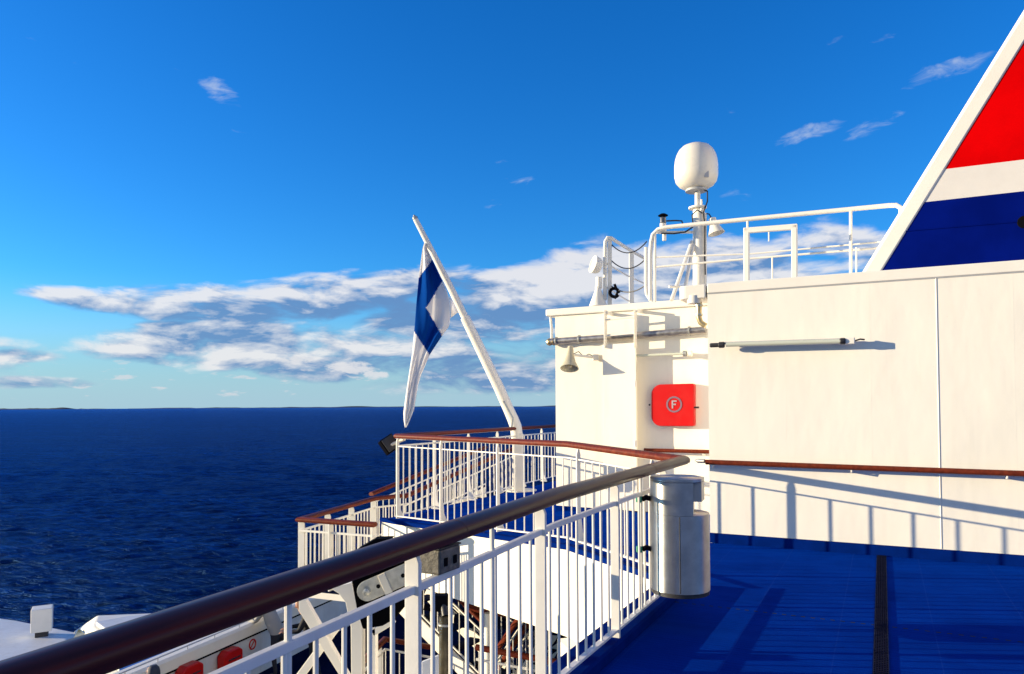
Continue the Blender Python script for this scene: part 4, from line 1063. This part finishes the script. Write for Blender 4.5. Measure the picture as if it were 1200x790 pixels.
tag(MB_.build('walkway', LDECK), 'dark blue walkway slab under the platform behind the lower stairs', 'walkway')
flight('steep white inner staircase deep below the white platform side', (1.0, 12.5, -1.6), (-.6, 11.4, -3.6), (.45, .9, 0), .8)
railing('brown-topped white railing deepest below, behind the inner staircase', [(-.9, 12.0, -2.9, -3.8), (.2, 11.3, -2.9, -3.8), (1.3, 10.6, -2.9, -3.8)], .12, [.05, .8, 1.6, 2.3], name='lower_railing', group=None, foot=0)
tq = thing('canopy_frame', 'dark red-brown canopy beams under the white platform side', 'beams', (.4, 12, -1.5))
for k in range(4): MB().bar((-.5+k*.5, 11.6, -1.33), (.2+k*.5, 12.6, -1.33), .14, .1).build('beam', WOOD, tq)
MB().bar((-.7, 11.7, -1.5), (1.6, 10.9, -1.62), .2, .12).build('beam', WOOD, tq)
tag(MB().tube([(-.35, 10.6, -4.1), (-.35, 10.6, -1.3)], .06, 12).build('pipe', WHITE), 'plain white upright pipe below the platform', 'pipe')
# big diagonal stringer stair, left of the hydraulic ram

# ------------------------------------------------------------------ people
SKIN = mat('skin', (.42, .22, .15), .5); 
def person(label, base, face, lean, jacket, trousers, hair, arms='rail'):
    """figure leaning forward on the bulwark; base = feet, face = heading"""
    t = thing('person', label, 'person', base)
    u = Vector((math.cos(face), math.sin(face), 0)); s = Vector((-u.y, u.x, 0)); Z = Vector((0, 0, 1)); b = Vector(base)
    def J(f, l, z): return b+u*f+s*l+Z*z
    V = [J(0, 0, .92), J(.06+lean*.4, 0, 1.12), J(.10+lean*.9, 0, 1.32), J(.13+lean*1.2, 0, 1.44), J(.17+lean*1.35, 0, 1.52), J(.21+lean*1.4, 0, 1.62),
         J(.10+lean, .17, 1.40), J(.22+lean*1.2, .22, 1.17), J(.45+lean*1.2, .16, 1.16),
         J(.10+lean, -.17, 1.40), J(.22+lean*1.2, -.22, 1.17), J(.45+lean*1.2, -.16, 1.16),
         J(0, .1, .86), J(.03, .11, .48), J(-.03, .11, .07), J(.12, .13, .03),
         J(0, -.1, .86), J(-.04, -.11, .48), J(-.12, -.11, .07), J(.03, -.13, .03), J(.52+lean*1.2, .12, 1.15), J(.52+lean*1.2, -.12, 1.15)]
    E = [(0, 1), (1, 2), (2, 3), (3, 4), (4, 5), (2, 6), (6, 7), (7, 8), (8, 20), (2, 9), (9, 10), (10, 11), (11, 21), (0, 12), (12, 13), (13, 14), (14, 15), (0, 16), (16, 17), (17, 18), (18, 19)]
    rad = [.15, .155, .17, .075, .06, .085, .075, .055, .04, .075, .055, .04, .095, .06, .042, .04, .095, .06, .042, .04, .035, .035]
    me = bpy.data.meshes.new('body'); me.from_pydata([tuple(v) for v in V], E, []); me.update()
    o = bpy.data.objects.new('body', me); COL.objects.link(o); o.parent = t; o.matrix_parent_inverse = Matrix.Translation(t.location).inverted()
    sk = o.modifiers.new('skin', 'SKIN'); sv = me.skin_vertices[0].data
    for i, r in enumerate(rad): sv[i].radius = (r, r); sv[i].use_root = i == 0
    ss_ = o.modifiers.new('sub', 'SUBSURF'); ss_.levels = 2; ss_.render_levels = 2
    sk.use_smooth_shade = True
    m_ = bpy.data.materials.new('clothing'); m_.use_nodes = True; n_ = NT(m_.node_tree); pp = m_.node_tree.nodes['Principled BSDF']
    sz = n_.n('ShaderNodeSeparateXYZ'); n_.put(sz.inputs[0], n_.n('ShaderNodeNewGeometry').outputs['Position'])
    c_ = n_.mix(n_.m('GREATER_THAN', sz.outputs[2], base[2]+.90), (*trousers, 1), (*jacket, 1))
    c_ = n_.mix(n_.m('GREATER_THAN', sz.outputs[2], base[2]+1.47), c_, (.42, .22, .15, 1))
    n_.put(pp.inputs['Base Color'], c_); pp.inputs['Roughness'].default_value = .8
    me.materials.append(m_)
    hc = J(.21+lean*1.4, 0, 1.64)
    prof = [(.01, -.11), (.045, -.10), (.07, -.05), (.08, .02), (.075, .08), (.045, .12), (.01, .13)]
    MB().lathe(prof, axis_m(hc, (u*.35+Z).normalized()), 18).build('head', SKIN, t)
    prof = [(.088, -.03), (.093, .03), (.085, .09), (.05, .135), (.01, .142)]
    MB().lathe(prof, axis_m(hc-u*.018, (u*.15+Z).normalized()), 18).build('hair', mat(*hair), t)
    MB().lathe([(.018, -.03), (.022, -.01), (.008, .03)], axis_m(hc+u*.083-Z*.01, Z), 8).build('nose', SKIN, t)
    for sg, i in ((1, 20), (-1, 21)):
        q = V[i]
        m = MB(); m.tube([q-u*.03, q+u*.04], [.03, .034], 8)
        for k in range(4):
            off = s*(.021*(k-1.5)); ln = (.055, .065, .062, .048)[k]
            m.tube([q+u*.035+off, q+u*(.04+ln*.6)+off-Z*.008, q+u*(.04+ln)+off-Z*.03], .009, 6)
        m.tube([q+s*(-sg)*.03, q+u*.03+s*(-sg)*.05-Z*.012, q+u*.055+s*(-sg)*.045-Z*.02], .010, 6)
        m.build('hand', SKIN, t)
    return t
fa = math.atan2(-sdv.y, -sdv.x)
hp1 = P3(b1.lerp(b2, .74), LD)+sdv*.52; hp2 = Vector((-4.15, 15.6, LD))
person('person in a light grey jacket leaning on the bulwark cap', tuple(hp1), fa, .16, (.34, .33, .31), (.02, .02, .03), ('brown_hair', (.05, .03, .02), .7))
person('person in dark clothes standing behind the one in grey', tuple(hp2), fa+.5, .05, (.008, .009, .014), (.01, .012, .02), ('reddish_hair', (.16, .05, .02), .7))
pc = onz(192, 781, LD+1.78); 
person('person seen only by the dark blue cap at the bottom edge', (pc.x, pc.y, LD), fa, .0, (.01, .015, .03), (.01, .01, .02), ('blue_cap', (.012, .02, .05), .7))
